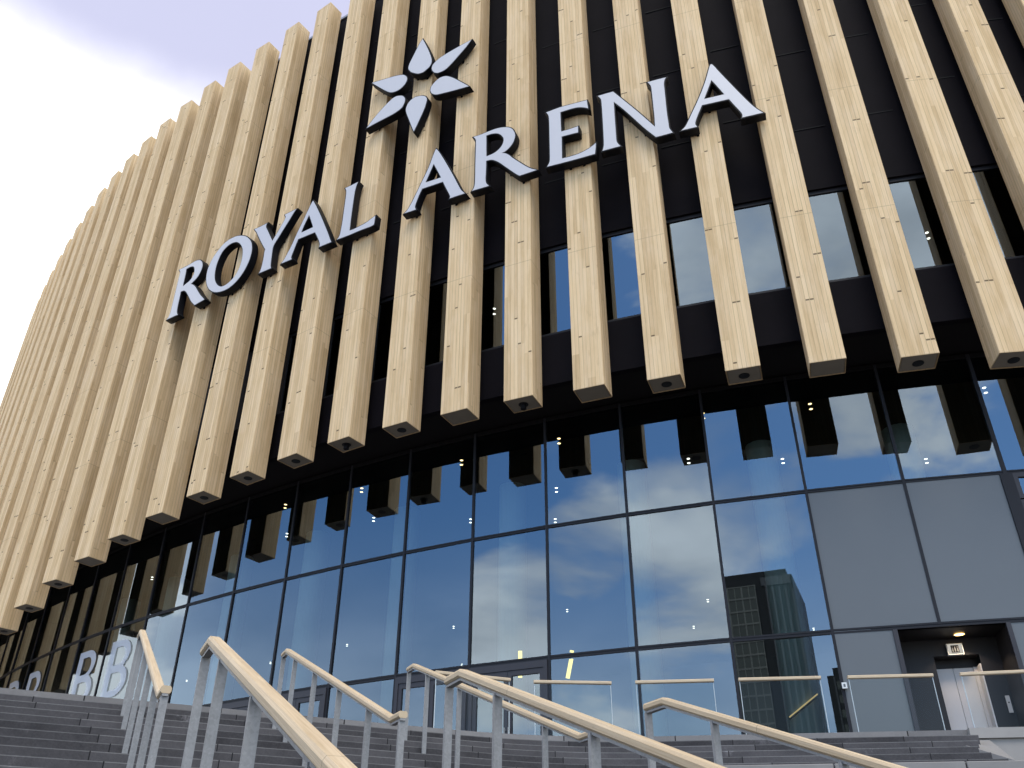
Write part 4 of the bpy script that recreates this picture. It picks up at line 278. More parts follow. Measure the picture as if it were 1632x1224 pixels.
PETALS = [
([(0.014,2.377),(0.067,2.242),(0.120,2.107),(0.175,1.959),(0.238,1.782),(0.305,1.591),(0.361,1.415),(0.405,1.257),(0.440,1.113),(0.462,0.995),(0.468,0.914),(0.461,0.858),(0.448,0.808),(0.428,0.758),(0.402,0.714),(0.376,0.670),(0.305,0.629),(0.234,0.588),(0.164,0.548),(0.103,0.553),(0.043,0.559),(-0.014,0.572),(-0.062,0.594),(-0.107,0.622),(-0.159,0.663),(-0.226,0.719),(-0.300,0.786),(-0.364,0.858),(-0.413,0.932),(-0.453,1.010),(-0.478,1.085),(-0.483,1.157),(-0.473,1.226),(-0.460,1.289),(-0.449,1.334),(-0.434,1.374),(-0.407,1.441),(-0.359,1.561),(-0.299,1.708),(-0.242,1.849),(-0.193,1.973),(-0.147,2.090),(-0.103,2.190),(-0.062,2.264),(-0.024,2.321)],[(0.022,2.447),(0.099,2.255),(0.152,2.120),(0.208,1.971),(0.271,1.794),(0.338,1.603),(0.395,1.425),(0.439,1.266),(0.474,1.120),(0.496,1.000),(0.503,0.913),(0.495,0.851),(0.481,0.797),(0.460,0.743),(0.432,0.696),(0.401,0.645),(0.323,0.599),(0.252,0.558),(0.171,0.512),(0.100,0.518),(0.037,0.525),(-0.025,0.539),(-0.079,0.563),(-0.128,0.594),(-0.181,0.635),(-0.249,0.692),(-0.325,0.762),(-0.391,0.836),(-0.444,0.914),(-0.485,0.996),(-0.513,1.078),(-0.518,1.158),(-0.508,1.232),(-0.494,1.297),(-0.482,1.345),(-0.467,1.386),(-0.439,1.454),(-0.392,1.574),(-0.332,1.721),(-0.275,1.862),(-0.226,1.986),(-0.179,2.104),(-0.134,2.206),(-0.092,2.282),(-0.053,2.340)]),
([(2.002,1.146),(1.946,1.067),(1.891,0.989),(1.830,0.911),(1.760,0.835),(1.685,0.760),(1.609,0.685),(1.533,0.608),(1.456,0.531),(1.386,0.461),(1.323,0.400),(1.266,0.347),(1.213,0.301),(1.165,0.261),(1.121,0.229),(1.077,0.203),(1.031,0.184),(0.985,0.172),(0.935,0.165),(0.878,0.163),(0.817,0.167),(0.756,0.170),(0.710,0.201),(0.664,0.233),(0.623,0.269),(0.588,0.313),(0.557,0.362),(0.533,0.412),(0.514,0.462),(0.502,0.513),(0.497,0.564),(0.501,0.613),(0.513,0.662),(0.533,0.707),(0.563,0.749),(0.601,0.788),(0.646,0.825),(0.697,0.860),(0.755,0.894),(0.824,0.924),(0.908,0.951),(1.003,0.975),(1.107,0.999),(1.224,1.022),(1.350,1.045),(1.468,1.066),(1.570,1.084),(1.664,1.099),(1.753,1.113),(1.839,1.125),(1.920,1.135)],[(2.062,1.182),(1.975,1.047),(1.919,0.968),(1.857,0.889),(1.786,0.811),(1.709,0.735),(1.634,0.660),(1.558,0.583),(1.481,0.506),(1.410,0.436),(1.347,0.375),(1.289,0.321),(1.236,0.274),(1.187,0.234),(1.140,0.199),(1.092,0.171),(1.042,0.151),(0.992,0.138),(0.938,0.130),(0.878,0.128),(0.815,0.132),(0.744,0.135),(0.690,0.172),(0.642,0.205),(0.597,0.245),(0.559,0.293),(0.527,0.345),(0.501,0.398),(0.481,0.452),(0.467,0.507),(0.462,0.563),(0.466,0.619),(0.480,0.673),(0.503,0.725),(0.536,0.772),(0.577,0.814),(0.625,0.853),(0.678,0.890),(0.739,0.925),(0.812,0.957),(0.898,0.985),(0.995,1.009),(1.100,1.033),(1.218,1.057),(1.344,1.080),(1.462,1.100),(1.564,1.118),(1.658,1.134),(1.748,1.148),(1.834,1.160),(1.916,1.170)]),
([(1.987,-1.157),(1.782,-1.121),(1.577,-1.084),(1.386,-1.048),(1.207,-1.011),(1.042,-0.974),(0.912,-0.944),(0.835,-0.925),(0.794,-0.914),(0.756,-0.897),(0.711,-0.871),(0.670,-0.841),(0.633,-0.807),(0.599,-0.770),(0.570,-0.729),(0.546,-0.687),(0.528,-0.644),(0.515,-0.600),(0.509,-0.553),(0.511,-0.500),(0.519,-0.443),(0.528,-0.386),(0.568,-0.338),(0.608,-0.289),(0.652,-0.245),(0.702,-0.205),(0.755,-0.171),(0.807,-0.145),(0.855,-0.132),(0.901,-0.129),(0.950,-0.133),(1.004,-0.145),(1.060,-0.164),(1.112,-0.189),(1.155,-0.216),(1.194,-0.250),(1.240,-0.293),(1.299,-0.348),(1.365,-0.414),(1.440,-0.494),(1.526,-0.594),(1.620,-0.709),(1.714,-0.824),(1.805,-0.935),(1.896,-1.046)],[(2.047,-1.193),(1.775,-1.155),(1.570,-1.118),(1.379,-1.082),(1.199,-1.045),(1.034,-1.008),(0.904,-0.978),(0.827,-0.959),(0.782,-0.947),(0.740,-0.928),(0.692,-0.901),(0.648,-0.868),(0.608,-0.832),(0.572,-0.792),(0.540,-0.748),(0.514,-0.702),(0.495,-0.656),(0.481,-0.607),(0.474,-0.554),(0.476,-0.496),(0.485,-0.438),(0.495,-0.372),(0.541,-0.316),(0.582,-0.265),(0.628,-0.219),(0.681,-0.177),(0.738,-0.140),(0.795,-0.112),(0.849,-0.098),(0.902,-0.094),(0.955,-0.099),(1.013,-0.111),(1.073,-0.131),(1.130,-0.158),(1.176,-0.188),(1.217,-0.224),(1.264,-0.268),(1.323,-0.323),(1.390,-0.389),(1.466,-0.470),(1.553,-0.572),(1.647,-0.687),(1.741,-0.802),(1.832,-0.913),(1.923,-1.024)]),
([(0.142,-0.635),(0.193,-0.660),(0.234,-0.687),(0.270,-0.715),(0.303,-0.744),(0.331,-0.774),(0.354,-0.809),(0.372,-0.849),(0.385,-0.894),(0.391,-0.942),(0.391,-0.990),(0.384,-1.042),(0.372,-1.105),(0.357,-1.182),(0.337,-1.270),(0.311,-1.366),(0.276,-1.473),(0.235,-1.588),(0.193,-1.700),(0.154,-1.805),(0.114,-1.906),(0.077,-2.002),(0.042,-2.089),(0.009,-2.172),(-0.023,-2.254),(-0.056,-2.165),(-0.088,-2.076),(-0.123,-1.976),(-0.164,-1.855),(-0.207,-1.723),(-0.248,-1.599),(-0.286,-1.490),(-0.321,-1.389),(-0.352,-1.297),(-0.378,-1.213),(-0.400,-1.138),(-0.414,-1.071),(-0.419,-1.017),(-0.418,-0.972),(-0.410,-0.923),(-0.398,-0.865),(-0.379,-0.805),(-0.354,-0.750),(-0.322,-0.705),(-0.284,-0.666),(-0.241,-0.633),(-0.192,-0.610),(-0.138,-0.594),(-0.084,-0.577),(-0.005,-0.596),(0.074,-0.614)],[(0.155,-0.602),(0.211,-0.629),(0.255,-0.658),(0.292,-0.688),(0.327,-0.719),(0.358,-0.752),(0.384,-0.792),(0.405,-0.837),(0.419,-0.886),(0.426,-0.939),(0.426,-0.993),(0.418,-1.048),(0.407,-1.112),(0.391,-1.189),(0.371,-1.279),(0.345,-1.376),(0.309,-1.485),(0.268,-1.601),(0.226,-1.712),(0.186,-1.817),(0.147,-1.919),(0.109,-2.015),(0.075,-2.102),(0.042,-2.184),(-0.024,-2.324),(-0.088,-2.177),(-0.121,-2.088),(-0.156,-1.987),(-0.197,-1.866),(-0.240,-1.734),(-0.281,-1.610),(-0.319,-1.501),(-0.354,-1.401),(-0.385,-1.308),(-0.412,-1.223),(-0.434,-1.146),(-0.448,-1.077),(-0.454,-1.018),(-0.453,-0.968),(-0.445,-0.917),(-0.431,-0.857),(-0.412,-0.792),(-0.385,-0.733),(-0.349,-0.682),(-0.307,-0.639),(-0.259,-0.603),(-0.205,-0.577),(-0.148,-0.560),(-0.085,-0.541),(0.003,-0.561),(0.083,-0.580)]),
([(-0.649,-0.215),(-0.608,-0.250),(-0.576,-0.289),(-0.549,-0.331),(-0.526,-0.374),(-0.509,-0.421),(-0.500,-0.472),(-0.500,-0.533),(-0.509,-0.599),(-0.523,-0.662),(-0.544,-0.718),(-0.572,-0.772),(-0.600,-0.825),(-0.643,-0.852),(-0.686,-0.879),(-0.738,-0.904),(-0.801,-0.927),(-0.873,-0.948),(-0.956,-0.967),(-1.054,-0.983),(-1.163,-0.997),(-1.283,-1.013),(-1.418,-1.031),(-1.563,-1.050),(-1.695,-1.069),(-1.802,-1.086),(-1.897,-1.103),(-1.992,-1.119),(-1.938,-1.043),(-1.883,-0.966),(-1.817,-0.882),(-1.728,-0.779),(-1.629,-0.669),(-1.534,-0.570),(-1.451,-0.489),(-1.374,-0.420),(-1.303,-0.358),(-1.239,-0.304),(-1.182,-0.258),(-1.126,-0.218),(-1.072,-0.183),(-1.019,-0.154),(-0.968,-0.135),(-0.919,-0.126),(-0.873,-0.126),(-0.823,-0.136),(-0.764,-0.155),(-0.702,-0.183)],[(-0.628,-0.187),(-0.583,-0.226),(-0.547,-0.269),(-0.519,-0.313),(-0.494,-0.360),(-0.475,-0.411),(-0.465,-0.469),(-0.465,-0.535),(-0.474,-0.605),(-0.489,-0.672),(-0.512,-0.733),(-0.541,-0.788),(-0.573,-0.850),(-0.624,-0.882),(-0.669,-0.910),(-0.725,-0.937),(-0.790,-0.960),(-0.864,-0.982),(-0.949,-1.002),(-1.049,-1.018),(-1.159,-1.032),(-1.278,-1.047),(-1.413,-1.065),(-1.558,-1.085),(-1.690,-1.103),(-1.797,-1.120),(-1.891,-1.137),(-2.052,-1.157),(-1.966,-1.022),(-1.911,-0.945),(-1.844,-0.859),(-1.755,-0.756),(-1.654,-0.645),(-1.559,-0.545),(-1.475,-0.463),(-1.397,-0.393),(-1.326,-0.331),(-1.262,-0.277),(-1.203,-0.230),(-1.146,-0.189),(-1.090,-0.153),(-1.034,-0.122),(-0.977,-0.101),(-0.922,-0.091),(-0.869,-0.092),(-0.814,-0.102),(-0.751,-0.123),(-0.686,-0.152)]),
([(-2.006,1.179),(-1.858,1.151),(-1.710,1.124),(-1.568,1.098),(-1.429,1.073),(-1.295,1.049),(-1.175,1.026),(-1.072,1.005),(-0.983,0.983),(-0.901,0.961),(-0.827,0.936),(-0.761,0.910),(-0.704,0.881),(-0.656,0.848),(-0.617,0.811),(-0.582,0.771),(-0.550,0.724),(-0.522,0.673),(-0.504,0.621),(-0.498,0.568),(-0.501,0.514),(-0.512,0.461),(-0.529,0.409),(-0.553,0.358),(-0.584,0.311),(-0.625,0.268),(-0.673,0.230),(-0.726,0.199),(-0.783,0.177),(-0.845,0.162),(-0.908,0.157),(-0.973,0.163),(-1.040,0.179),(-1.102,0.203),(-1.156,0.233),(-1.205,0.271),(-1.266,0.326),(-1.344,0.406),(-1.432,0.504),(-1.521,0.605),(-1.609,0.707),(-1.697,0.812),(-1.782,0.912),(-1.859,1.004),(-1.933,1.091)],[(-2.066,1.214),(-1.852,1.186),(-1.704,1.158),(-1.561,1.132),(-1.423,1.107),(-1.289,1.084),(-1.168,1.061),(-1.065,1.039),(-0.974,1.017),(-0.891,0.994),(-0.815,0.969),(-0.747,0.942),(-0.686,0.911),(-0.634,0.875),(-0.591,0.836),(-0.554,0.792),(-0.520,0.743),(-0.490,0.687),(-0.470,0.629),(-0.463,0.569),(-0.467,0.509),(-0.478,0.452),(-0.496,0.396),(-0.522,0.340),(-0.557,0.289),(-0.601,0.242),(-0.653,0.201),(-0.710,0.167),(-0.773,0.143),(-0.840,0.127),(-0.909,0.122),(-0.979,0.129),(-1.050,0.146),(-1.117,0.172),(-1.175,0.203),(-1.228,0.244),(-1.290,0.301),(-1.369,0.382),(-1.458,0.481),(-1.547,0.582),(-1.635,0.684),(-1.724,0.789),(-1.809,0.890),(-1.886,0.982),(-1.959,1.069)]),
]
SPOTS = [(-1.44,22.71),(1.29,21.38),(-4.57,24.60),(-7.16,25.82),(-4.50,26.85),(-1.34,26.95),(1.36,24.54),(1.43,26.91),(4.97,19.97),(5.04,22.56),(7.62,19.47),(7.72,22.55),(11.80,22.52),(11.70,18.65),(-2.55,38.90),(-7.73,41.86),(-2.49,45.42),(2.34,36.46),(7.97,35.10),(8.05,38.79),(13.41,39.02),(-12.10,45.16),(-17.50,48.98),(-7.63,28.22),(-13.72,32.61)]
UPSPOTS = [(-0.56,22.31),(11.55,18.71)]
TUBES = [((0.229,22.810,7.742),(0.229,22.811,7.520)),((0.228,22.811,7.301),(0.228,22.811,7.069)),((1.514,22.221,7.604),(1.504,22.225,7.544)),((1.492,22.230,7.406),(1.386,22.274,6.931))]
INNER_RAIL = ((6.435,21.412,5.880),(7.109,21.198,6.354))
GX = [(-40.3622,69.3364),(-39.5729,67.3191),(-38.7415,65.3188),(-37.8684,63.3364),(-36.9540,61.3727),(-35.9986,59.4285),(-35.0028,57.5048),(-33.9669,55.6024),(-32.8913,53.7220),(-31.7767,51.8647),(-30.6233,50.0310),(-29.4319,48.2220),(-28.2028,46.4382),(-26.9366,44.6806),(-25.6338,42.9499),(-24.2952,41.2469),(-22.9211,39.5723),(-21.5123,37.9268),(-20.0693,36.3112),(-18.5736,34.7443),(-17.0267,33.2279),(-15.4304,31.7636),(-13.7864,30.3530),(-12.0587,28.9673),(-10.2960,27.6430),(-8.4981,26.3802),(-6.6564,25.1787),(-4.8060,24.0561),(-2.9292,23.0037),(-1.0261,22.0390),(0.9033,21.1445),(2.8678,20.3376),(4.8674,19.6097),(6.9108,18.9607),(8.9892,18.3995),(11.0765,17.9171),(13.1870,17.5140),(15.3114,17.1923),(17.4466,16.9523),(19.5895,16.7945),(21.7368,16.7191),(23.8855,16.7261),(26.0322,16.8156)]
# ------------------------------------------------------------------ object helpers
def link(name, me, mats, parent=None, loc=None, rot=None):
    o = bpy.data.objects.new(name, me); C.objects.link(o)
    for m in (mats if isinstance(mats, (list, tuple)) else [mats]): me.materials.append(m)
    if loc is not None: o.location = loc
    if rot is not None: o.rotation_euler = (0, 0, rot)
    if parent is not None: o.parent = parent
    return o
def obj(name, bm, mats, parent=None, loc=None, rot=None, smooth=False):
    bmesh.ops.recalc_face_normals(bm, faces=bm.faces[:])
    me = bpy.data.meshes.new(name); bm.to_mesh(me); bm.free()
    if smooth:
        for p in me.polygons: p.use_smooth = True
    return link(name, me, mats, parent, loc, rot)
def empty(name, loc=(0, 0, 0), rot=0.0):
    o = bpy.data.objects.new(name, None); C.objects.link(o); o.location = loc; o.rotation_euler = (0, 0, rot); o.empty_display_size = .3; return o
def tag(o, label, cat, group=None):
    o['label'] = label; o['category'] = cat
    if group: o['group'] = group
    return o
def struct(o, label=None):
    o['kind'] = 'structure'
    if label: o['label'] = label
    return o
def V3(p): return Vector(p)
def hexa(bm, p, mi=0):
    """p: 8 points, bottom ring then top ring"""
    v = [bm.verts.new(q) for q in p]
    for f in ((0, 3, 2, 1), (4, 5, 6, 7), (0, 1, 5, 4), (1, 2, 6, 5), (2, 3, 7, 6), (3, 0, 4, 7)):
        bm.faces.new([v[i] for i in f]).material_index = mi
def box(bm, x0, x1, y0, y1, z0, z1, mi=0):
    hexa(bm, [(x0, y0, z0), (x1, y0, z0), (x1, y1, z0), (x0, y1, z0), (x0, y0, z1), (x1, y0, z1), (x1, y1, z1), (x0, y1, z1)], mi)
def bar(bm, a, b, w, h, up=Vector((0, 0, 1)), mi=0, ch=0.0):
    """bar from a to b: w across, h along 'up', optional chamfer"""
    a, b = V3(a), V3(b); d = (b - a).normalized(); s = d.cross(up).normalized(); u = s.cross(d).normalized()
    if ch: prof = [(-w/2+ch, -h/2), (w/2-ch, -h/2), (w/2, -h/2+ch), (w/2, h/2-ch), (w/2-ch, h/2), (-w/2+ch, h/2), (-w/2, h/2-ch), (-w/2, -h/2+ch)]
    else: prof = [(-w/2, -h/2), (w/2, -h/2), (w/2, h/2), (-w/2, h/2)]
    r0 = [bm.verts.new(a + s*x + u*y) for x, y in prof]; r1 = [bm.verts.new(b + s*x + u*y) for x, y in prof]
    n = len(prof)
    for i in range(n): bm.faces.new((r0[i], r0[(i+1) % n], r1[(i+1) % n], r1[i])).material_index = mi
    bm.faces.new(r0).material_index = mi; bm.faces.new(r1).material_index = mi
def sweep(bm, pts, prof):
    """mitred sweep of a profile (across, up) along a polyline lying in a vertical plane; UV u runs along it in metres"""
    uvl = bm.loops.layers.uv.verify(); pts = [V3(p) for p in pts]; rings = []
    hd = Vector((pts[-1].x - pts[0].x, pts[-1].y - pts[0].y, 0)).normalized(); s = Vector((hd.y, -hd.x, 0)); run = [0.0]
    for i, p in enumerate(pts):
        d0 = (p - pts[i-1]).normalized() if i else (pts[1] - p).normalized()
        d1 = (pts[i+1] - p).normalized() if i < len(pts)-1 else d0
        d = (d0 + d1).normalized(); u = s.cross(d).normalized(); k = 1 / max(.3, d.dot(d0))
        rings.append([bm.verts.new(p + s*x + u*(y*k)) for x, y in prof])
        if i: run.append(run[-1] + (p - pts[i-1]).length)
    n = len(prof)
    for q, (a, b) in enumerate(zip(rings, rings[1:])):
        for i in range(n):
            f = bm.faces.new((a[i], a[(i+1) % n], b[(i+1) % n], b[i]))
            for lp, w in zip(f.loops, ((run[q], i), (run[q], i+1), (run[q+1], i+1), (run[q+1], i))): lp[uvl].uv = (w[0], w[1])
    bm.faces.new(rings[0]); bm.faces.new(rings[-1])
def disc(bm, c, r, n=16, mi=0, ax=None):
    c = V3(c); e1, e2 = ax if ax else (Vector((1, 0, 0)), Vector((0, 1, 0)))
    bm.faces.new([bm.verts.new(c + e1*(r*math.cos(2*math.pi*i/n)) + e2*(r*math.sin(2*math.pi*i/n))) for i in range(n)]).material_index = mi
def cyl(bm, c, r, h, n=20, mi=0):
    a = [bm.verts.new((c[0]+r*math.cos(2*math.pi*i/n), c[1]+r*math.sin(2*math.pi*i/n), c[2])) for i in range(n)]
    b = [bm.verts.new((q.co.x, q.co.y, c[2]+h)) for q in a]
    for i in range(n): bm.faces.new((a[i], a[(i+1) % n], b[(i+1) % n], b[i])).material_index = mi
    bm.faces.new(a).material_index = mi; bm.faces.new(b).material_index = mi

# ------------------------------------------------------------------ facade curve
GX = [Vector(q) for q in GX]
NB = len(GX) - 1
def seg_ang(i):
    i = min(max(i, 0), NB-1); d = GX[i+1] - GX[i]; return math.atan2(d.y, d.x)
def ang(s):
    j = s - .5; i = math.floor(j); f = j - i; return seg_ang(i)*(1-f) + seg_ang(i+1)*f
def base(s):
    i = min(max(int(math.floor(s)), 0), NB-1); return GX[i].lerp(GX[i+1], s - i)
def fp(s, o, z=0.0):
    """point on the facade: s counts the glass bays, o metres outward, z world height"""
    a = ang(s); p = base(s); return Vector((p.x + math.sin(a)*o, p.y - math.cos(a)*o, z))
def vert_ang(i): return .5*(seg_ang(i-1) + seg_ang(i)) if 0 < i < NB else seg_ang(i)
def gp(i, o, z=0.0):
    """mitred offset of glass vertex i"""
    a = vert_ang(i); return Vector((GX[i].x + math.sin(a)*o, GX[i].y - math.cos(a)*o, z))
def H(k): return k*U + EYE
DECK = 4.50
T2, T1, TOP = H(.6238), H(1.0), H(1.362)
O_UP = .170*U           # upper cladding plane
WB, WT = H(1.556), H(1.893)
CLB = H(1.372)
PAR = H(3.745)

arena = empty('arena_building', (GX[27].x, GX[27].y, DECK))
tag(arena, 'huge curved arena with pale timber fins hung above a dark reflective glass curtain wall', 'arena')
AL = Vector(arena.location)
def part(name, bm, mats, parent=arena, loc=None, rot=None, smooth=False, fix=True):
    """a part given in world coordinates; the mesh is stored relative to loc, parented with no shift"""
    if fix: bmesh.ops.recalc_face_normals(bm, faces=bm.faces[:])
    wl = parent_world(parent)
    me = bpy.data.meshes.new(name)
    L = Vector(loc) if loc is not None else wl
    if loc is None: bmesh.ops.translate(bm, verts=bm.verts[:], vec=-wl)
    bm.to_mesh(me); bm.free()
    if smooth:
        for p in me.polygons: p.use_smooth = True
    o = link(name, me, mats); o.parent = parent; o.location = L - wl
    if rot is not None: o.rotation_euler = (0, 0, rot)
    WORLD[o.name] = L
    return o
WORLD = {}
def parent_world(p):
    if p is None: return Vector((0, 0, 0))
    if p.name in WORLD: return WORLD[p.name]
    return Vector(p.location)

# fins ------------------------------------------------------------
FIN = {-36: (-.03, .68, 0), -35: (-.03, .68, 0), -34: (-.03, .68, 0), -33: (-.03, .68, 0), -32: (-.03, .68, 0), -31: (-.03, .68, 0), -30: (-0.0300, 0.6800, 0.0000), -29: (-0.0300, 0.6800, 0.0000), -28: (-0.0300, 0.6800, 0.0000), -27: (-0.0300, 0.6800, 0.0000), -26: (-0.0300, 0.6800, 0.0000), -25: (-0.0300, 0.6800, 0.0040), -24: (-0.0300, 0.7215, 0.0160), -23: (-0.0300, 0.7720, 0.0280), -22: (-0.0300, 0.8225, 0.0400), -21: (-0.0300, 0.8730, 0.0520), -20: (-0.0300, 0.9235, 0.0640), -19: (-0.0300, 0.9740, 0.0760), -18: (-0.0300, 1.0245, 0.0880), -17: (-0.0300, 1.0750, 0.1000), -16: (-0.0280, 1.1271, 0.1310), -15: (-0.0027, 1.1667, 0.0829), -14: (-0.0169, 1.2026, 0.0600), -13: (0.0101, 1.2323, 0.0450), -12: (0.0203, 1.2577, -0.0140), -11: (0.0137, 1.2772, -0.0500), -10: (0.0246, 1.2860, -0.0750), -9: (0.0150, 1.2927, -0.0700), -8: (0.0124, 1.2925, -0.0380), -7: (0.0025, 1.2869, -0.0300), -6: (-0.0090, 1.2817, -0.0180), -5: (-0.0019, 1.2700, -0.0250), -4: (-0.0063, 1.2585, -0.0220), -3: (-0.0201, 1.2460, -0.0153), -2: (-0.0256, 1.2315, -0.0105), -1: (-0.0013, 1.2129, -0.0101), 0: (0.0320, 1.1915, 0.0650), 1: (-0.0100, 1.1710, 0.0900), 2: (-0.0300, 1.1470, 0.0700), 3: (-0.0300, 1.1200, 0.0500), 4: (-0.0300, 1.0900, 0.0300)}   # shift along the curve, height of the lower end, slight turn
FW, FD, CH = .090*U, .075*U, .012
PLAIN_END = {-2, -5, -7, -13, -15, -20, 3}
def fin_s(k): return 34.213 + .8205*(k+1) + (.012*(k+9))*0
for k in range(-36, 5):
    s = fin_s(k) + FIN[k][0]; zb = H(FIN[k][1]); zt = H(min(3.855, 3.74 + .0115*max(0, -11-k))); c = fp(s, .236*U, zb); a = ang(s) + FIN[k][2]; hgt = zt - zb
    bm = bmesh.new(); w, d = FW/2, FD/2
    ring = [(-w+CH, -d), (w-CH, -d), (w, -d+CH), (w, d-CH), (w-CH, d), (-w+CH, d), (-w, d-CH), (-w, -d+CH)]
    b0 = [bm.verts.new((x, y, 0)) for x, y in ring]; b1 = [bm.verts.new((x, y, hgt)) for x, y in ring]
    i0 = [bm.verts.new((x*.965, y*.955, 0)) for x, y in ring]; i1 = [bm.verts.new((x*.965, y*.955, .05)) for x, y in ring]
    for i in range(8):
        j = (i+1) % 8
        bm.faces.new((b0[i], b0[j], b1[j], b1[i])); bm.faces.new((b0[i], b0[j], i0[j], i0[i])); bm.faces.new((i0[i], i0[j], i1[j], i1[i]))
    bm.faces.new(b1); bm.faces.new(i1)
    f = part('timber_fin', bm, M['fin'], arena, c, a)
    bm = bmesh.new(); pw, pd = w*.925, d*.90
    box(bm, -pw, pw, -pd, pd, .010, .022)
    me = bpy.data.meshes.new('end_plate'); bm.to_mesh(me); bm.free(); e = link('end_plate', me, M['plate'], f)
    if k not in PLAIN_END:
        bm = bmesh.new(); cyl(bm, (0, .02, -.002), .125, .010, 24)
        me = bpy.data.meshes.new('vent_hole'); bm.to_mesh(me); bm.free(); link('vent_hole', me, M['hole'], f)
    if k in (-6, -9):
        bm = bmesh.new(); cyl(bm, (0, .02, -.13), .075, .127, 16); bmesh.ops.recalc_face_normals(bm, faces=bm.faces[:])
        me = bpy.data.meshes.new('spotlight_housing'); bm.to_mesh(me); bm.free(); link('spotlight_housing', me, M['letter_side'], f)

# upper dark wall with one window in each gap between fins --------
S_LO, S_HI = fin_s(-31), fin_s(5)
OB = O_UP - .12
for k in range(-37, 5):
    bm = bmesh.new()
    s0, s1 = fin_s(k), fin_s(k+1)
    def q4(z0, z1, o=O_UP):
        p = [fp(s0, o, z0), fp(s1, o, z0), fp(s1, o, z1), fp(s0, o, z1)]
        bm.faces.new([bm.verts.new(x) for x in p])
    q4(CLB, WB - .06); q4(WT + .06, PAR)
    # returns round the opening and the lower edge
    for z in (WB - .06, WT + .06, CLB):
        p = [fp(s0, O_UP, z), fp(s1, O_UP, z), fp(s1, OB - .08, z), fp(s0, OB - .08, z)]; bm.faces.new([bm.verts.new(x) for x in p])
    # panel joints, staggered from gap to gap
    rr = random.Random(k*13+5); z = WT + 1.9 + rr.random()*2.4
    while z < PAR - .5:
        a0, b0 = fp(s0 + .22, O_UP + .004, z), fp(s1 - .22, O_UP + .004, z)
        bar(bm, a0, b0, .012, .035, mi=1); z += 3.12 + (rr.random()-.5)*.3
    part('dark_cladding', bm, [M['black'], M['joint']])
bm = bmesh.new()
for k in range(-37, 5):
    s0, s1 = fin_s(k), fin_s(k+1); z0, z1 = PAR, PAR + .13; oi, oo = O_UP - .5, O_UP + .05
    hexa(bm, [fp(s0, oo, z0), fp(s1, oo, z0), fp(s1, oi, z0), fp(s0, oi, z0), fp(s0, oo, z1), fp(s1, oo, z1), fp(s1, oi, z1), fp(s0, oi, z1)])
part('roof_coping', bm, M['coping'])
for k in range(-30, 4):
    s0, s1 = fin_s(k), fin_s(k+1); sm = .5*(s0+s1); a = math.atan2(*reversed((fp(s1, OB) - fp(s0, OB)).xy[:])) if False else None
    p0, p1 = fp(s0, OB), fp(s1, OB); d = (p1-p0); L = d.length; aa = math.atan2(d.y, d.x)
    root = empty('upper_window'); root.parent = arena; wl = Vector(((p0.x+p1.x)/2, (p0.y+p1.y)/2, WB)); root.location = wl - AL; root.rotation_euler = (0, 0, aa)
    hh = WT - WB; hw = L/2; fr = .165
    bm = bmesh.new()
    box(bm, -hw, -hw+fr, -.05, .05, -.06, hh+.06); box(bm, hw-fr, hw, -.05, .05, -.06, hh+.06)
    box(bm, -hw+fr, hw-fr, -.05, .05, hh-.05, hh+.06); box(bm, -hw+fr, hw-fr, -.05, .05, -.06, .05)
    bmesh.ops.recalc_face_normals(bm, faces=bm.faces[:])
    me = bpy.data.meshes.new('window_frame'); bm.to_mesh(me); bm.free(); link('window_frame', me, M['frame'], root)
    bm = bmesh.new(); bm.faces.new([bm.verts.new(q) for q in ((-hw+fr, -.012, .05), (hw-fr, -.012, .05), (hw-fr, -.012, hh-.05), (-hw+fr, -.012, hh-.05))])
    me = bpy.data.meshes.new('window_pane'); bm.to_mesh(me); bm.free(); link('window_pane', me, M['glass_up'], root)

# curtain wall -----------------------------------------------------
I0, I1 = 12, 40
FULL = -2.9*U
def pane(name, i, z0, z1, m, f0=0.0, f1=1.0, o=0.0, parent=arena):
    a, b = GX[i].lerp(GX[i+1], f0), GX[i].lerp(GX[i+1], f1); n = Vector((math.sin(seg_ang(i)), -math.cos(seg_ang(i))))*o
    bm = bmesh.new(); nn = Vector((math.sin(seg_ang(i)), -math.cos(seg_ang(i)))); jt = [nn*((random.random()-.5)*.014) for _ in range(3)]; jt.append(jt[0] + jt[2] - jt[1])
    p = [(q.x+n.x+j.x, q.y+n.y+j.y, z) for (q, z), j in zip(((a, z0), (b, z0), (b, z1), (a, z1)), jt)]
    bm.faces.new([bm.verts.new(q) for q in p]); return part(name, bm, m, parent, fix=False)
DOORS = (25, 26, 28, 29)
for i in range(I0, I1):
    pane('glass_pane', i, T1, TOP, M['glass'])
    if i in (33, 34): pane('grey_panel', i, T2, T1, M['panel'], 0, 1, .01)
    elif i != 35: pane('glass_pane', i, T2, T1, M['glass'])
    if i not in DOORS and i not in (33, 34): pane('glass_pane', i, DECK, T2, M['glass'])
pane('grey_panel', 33, DECK, T2, M['panel'], 0, .60, .01)
pane('grey_panel', 34, DECK, T2, M['panel'], .585, 1.0, .01)
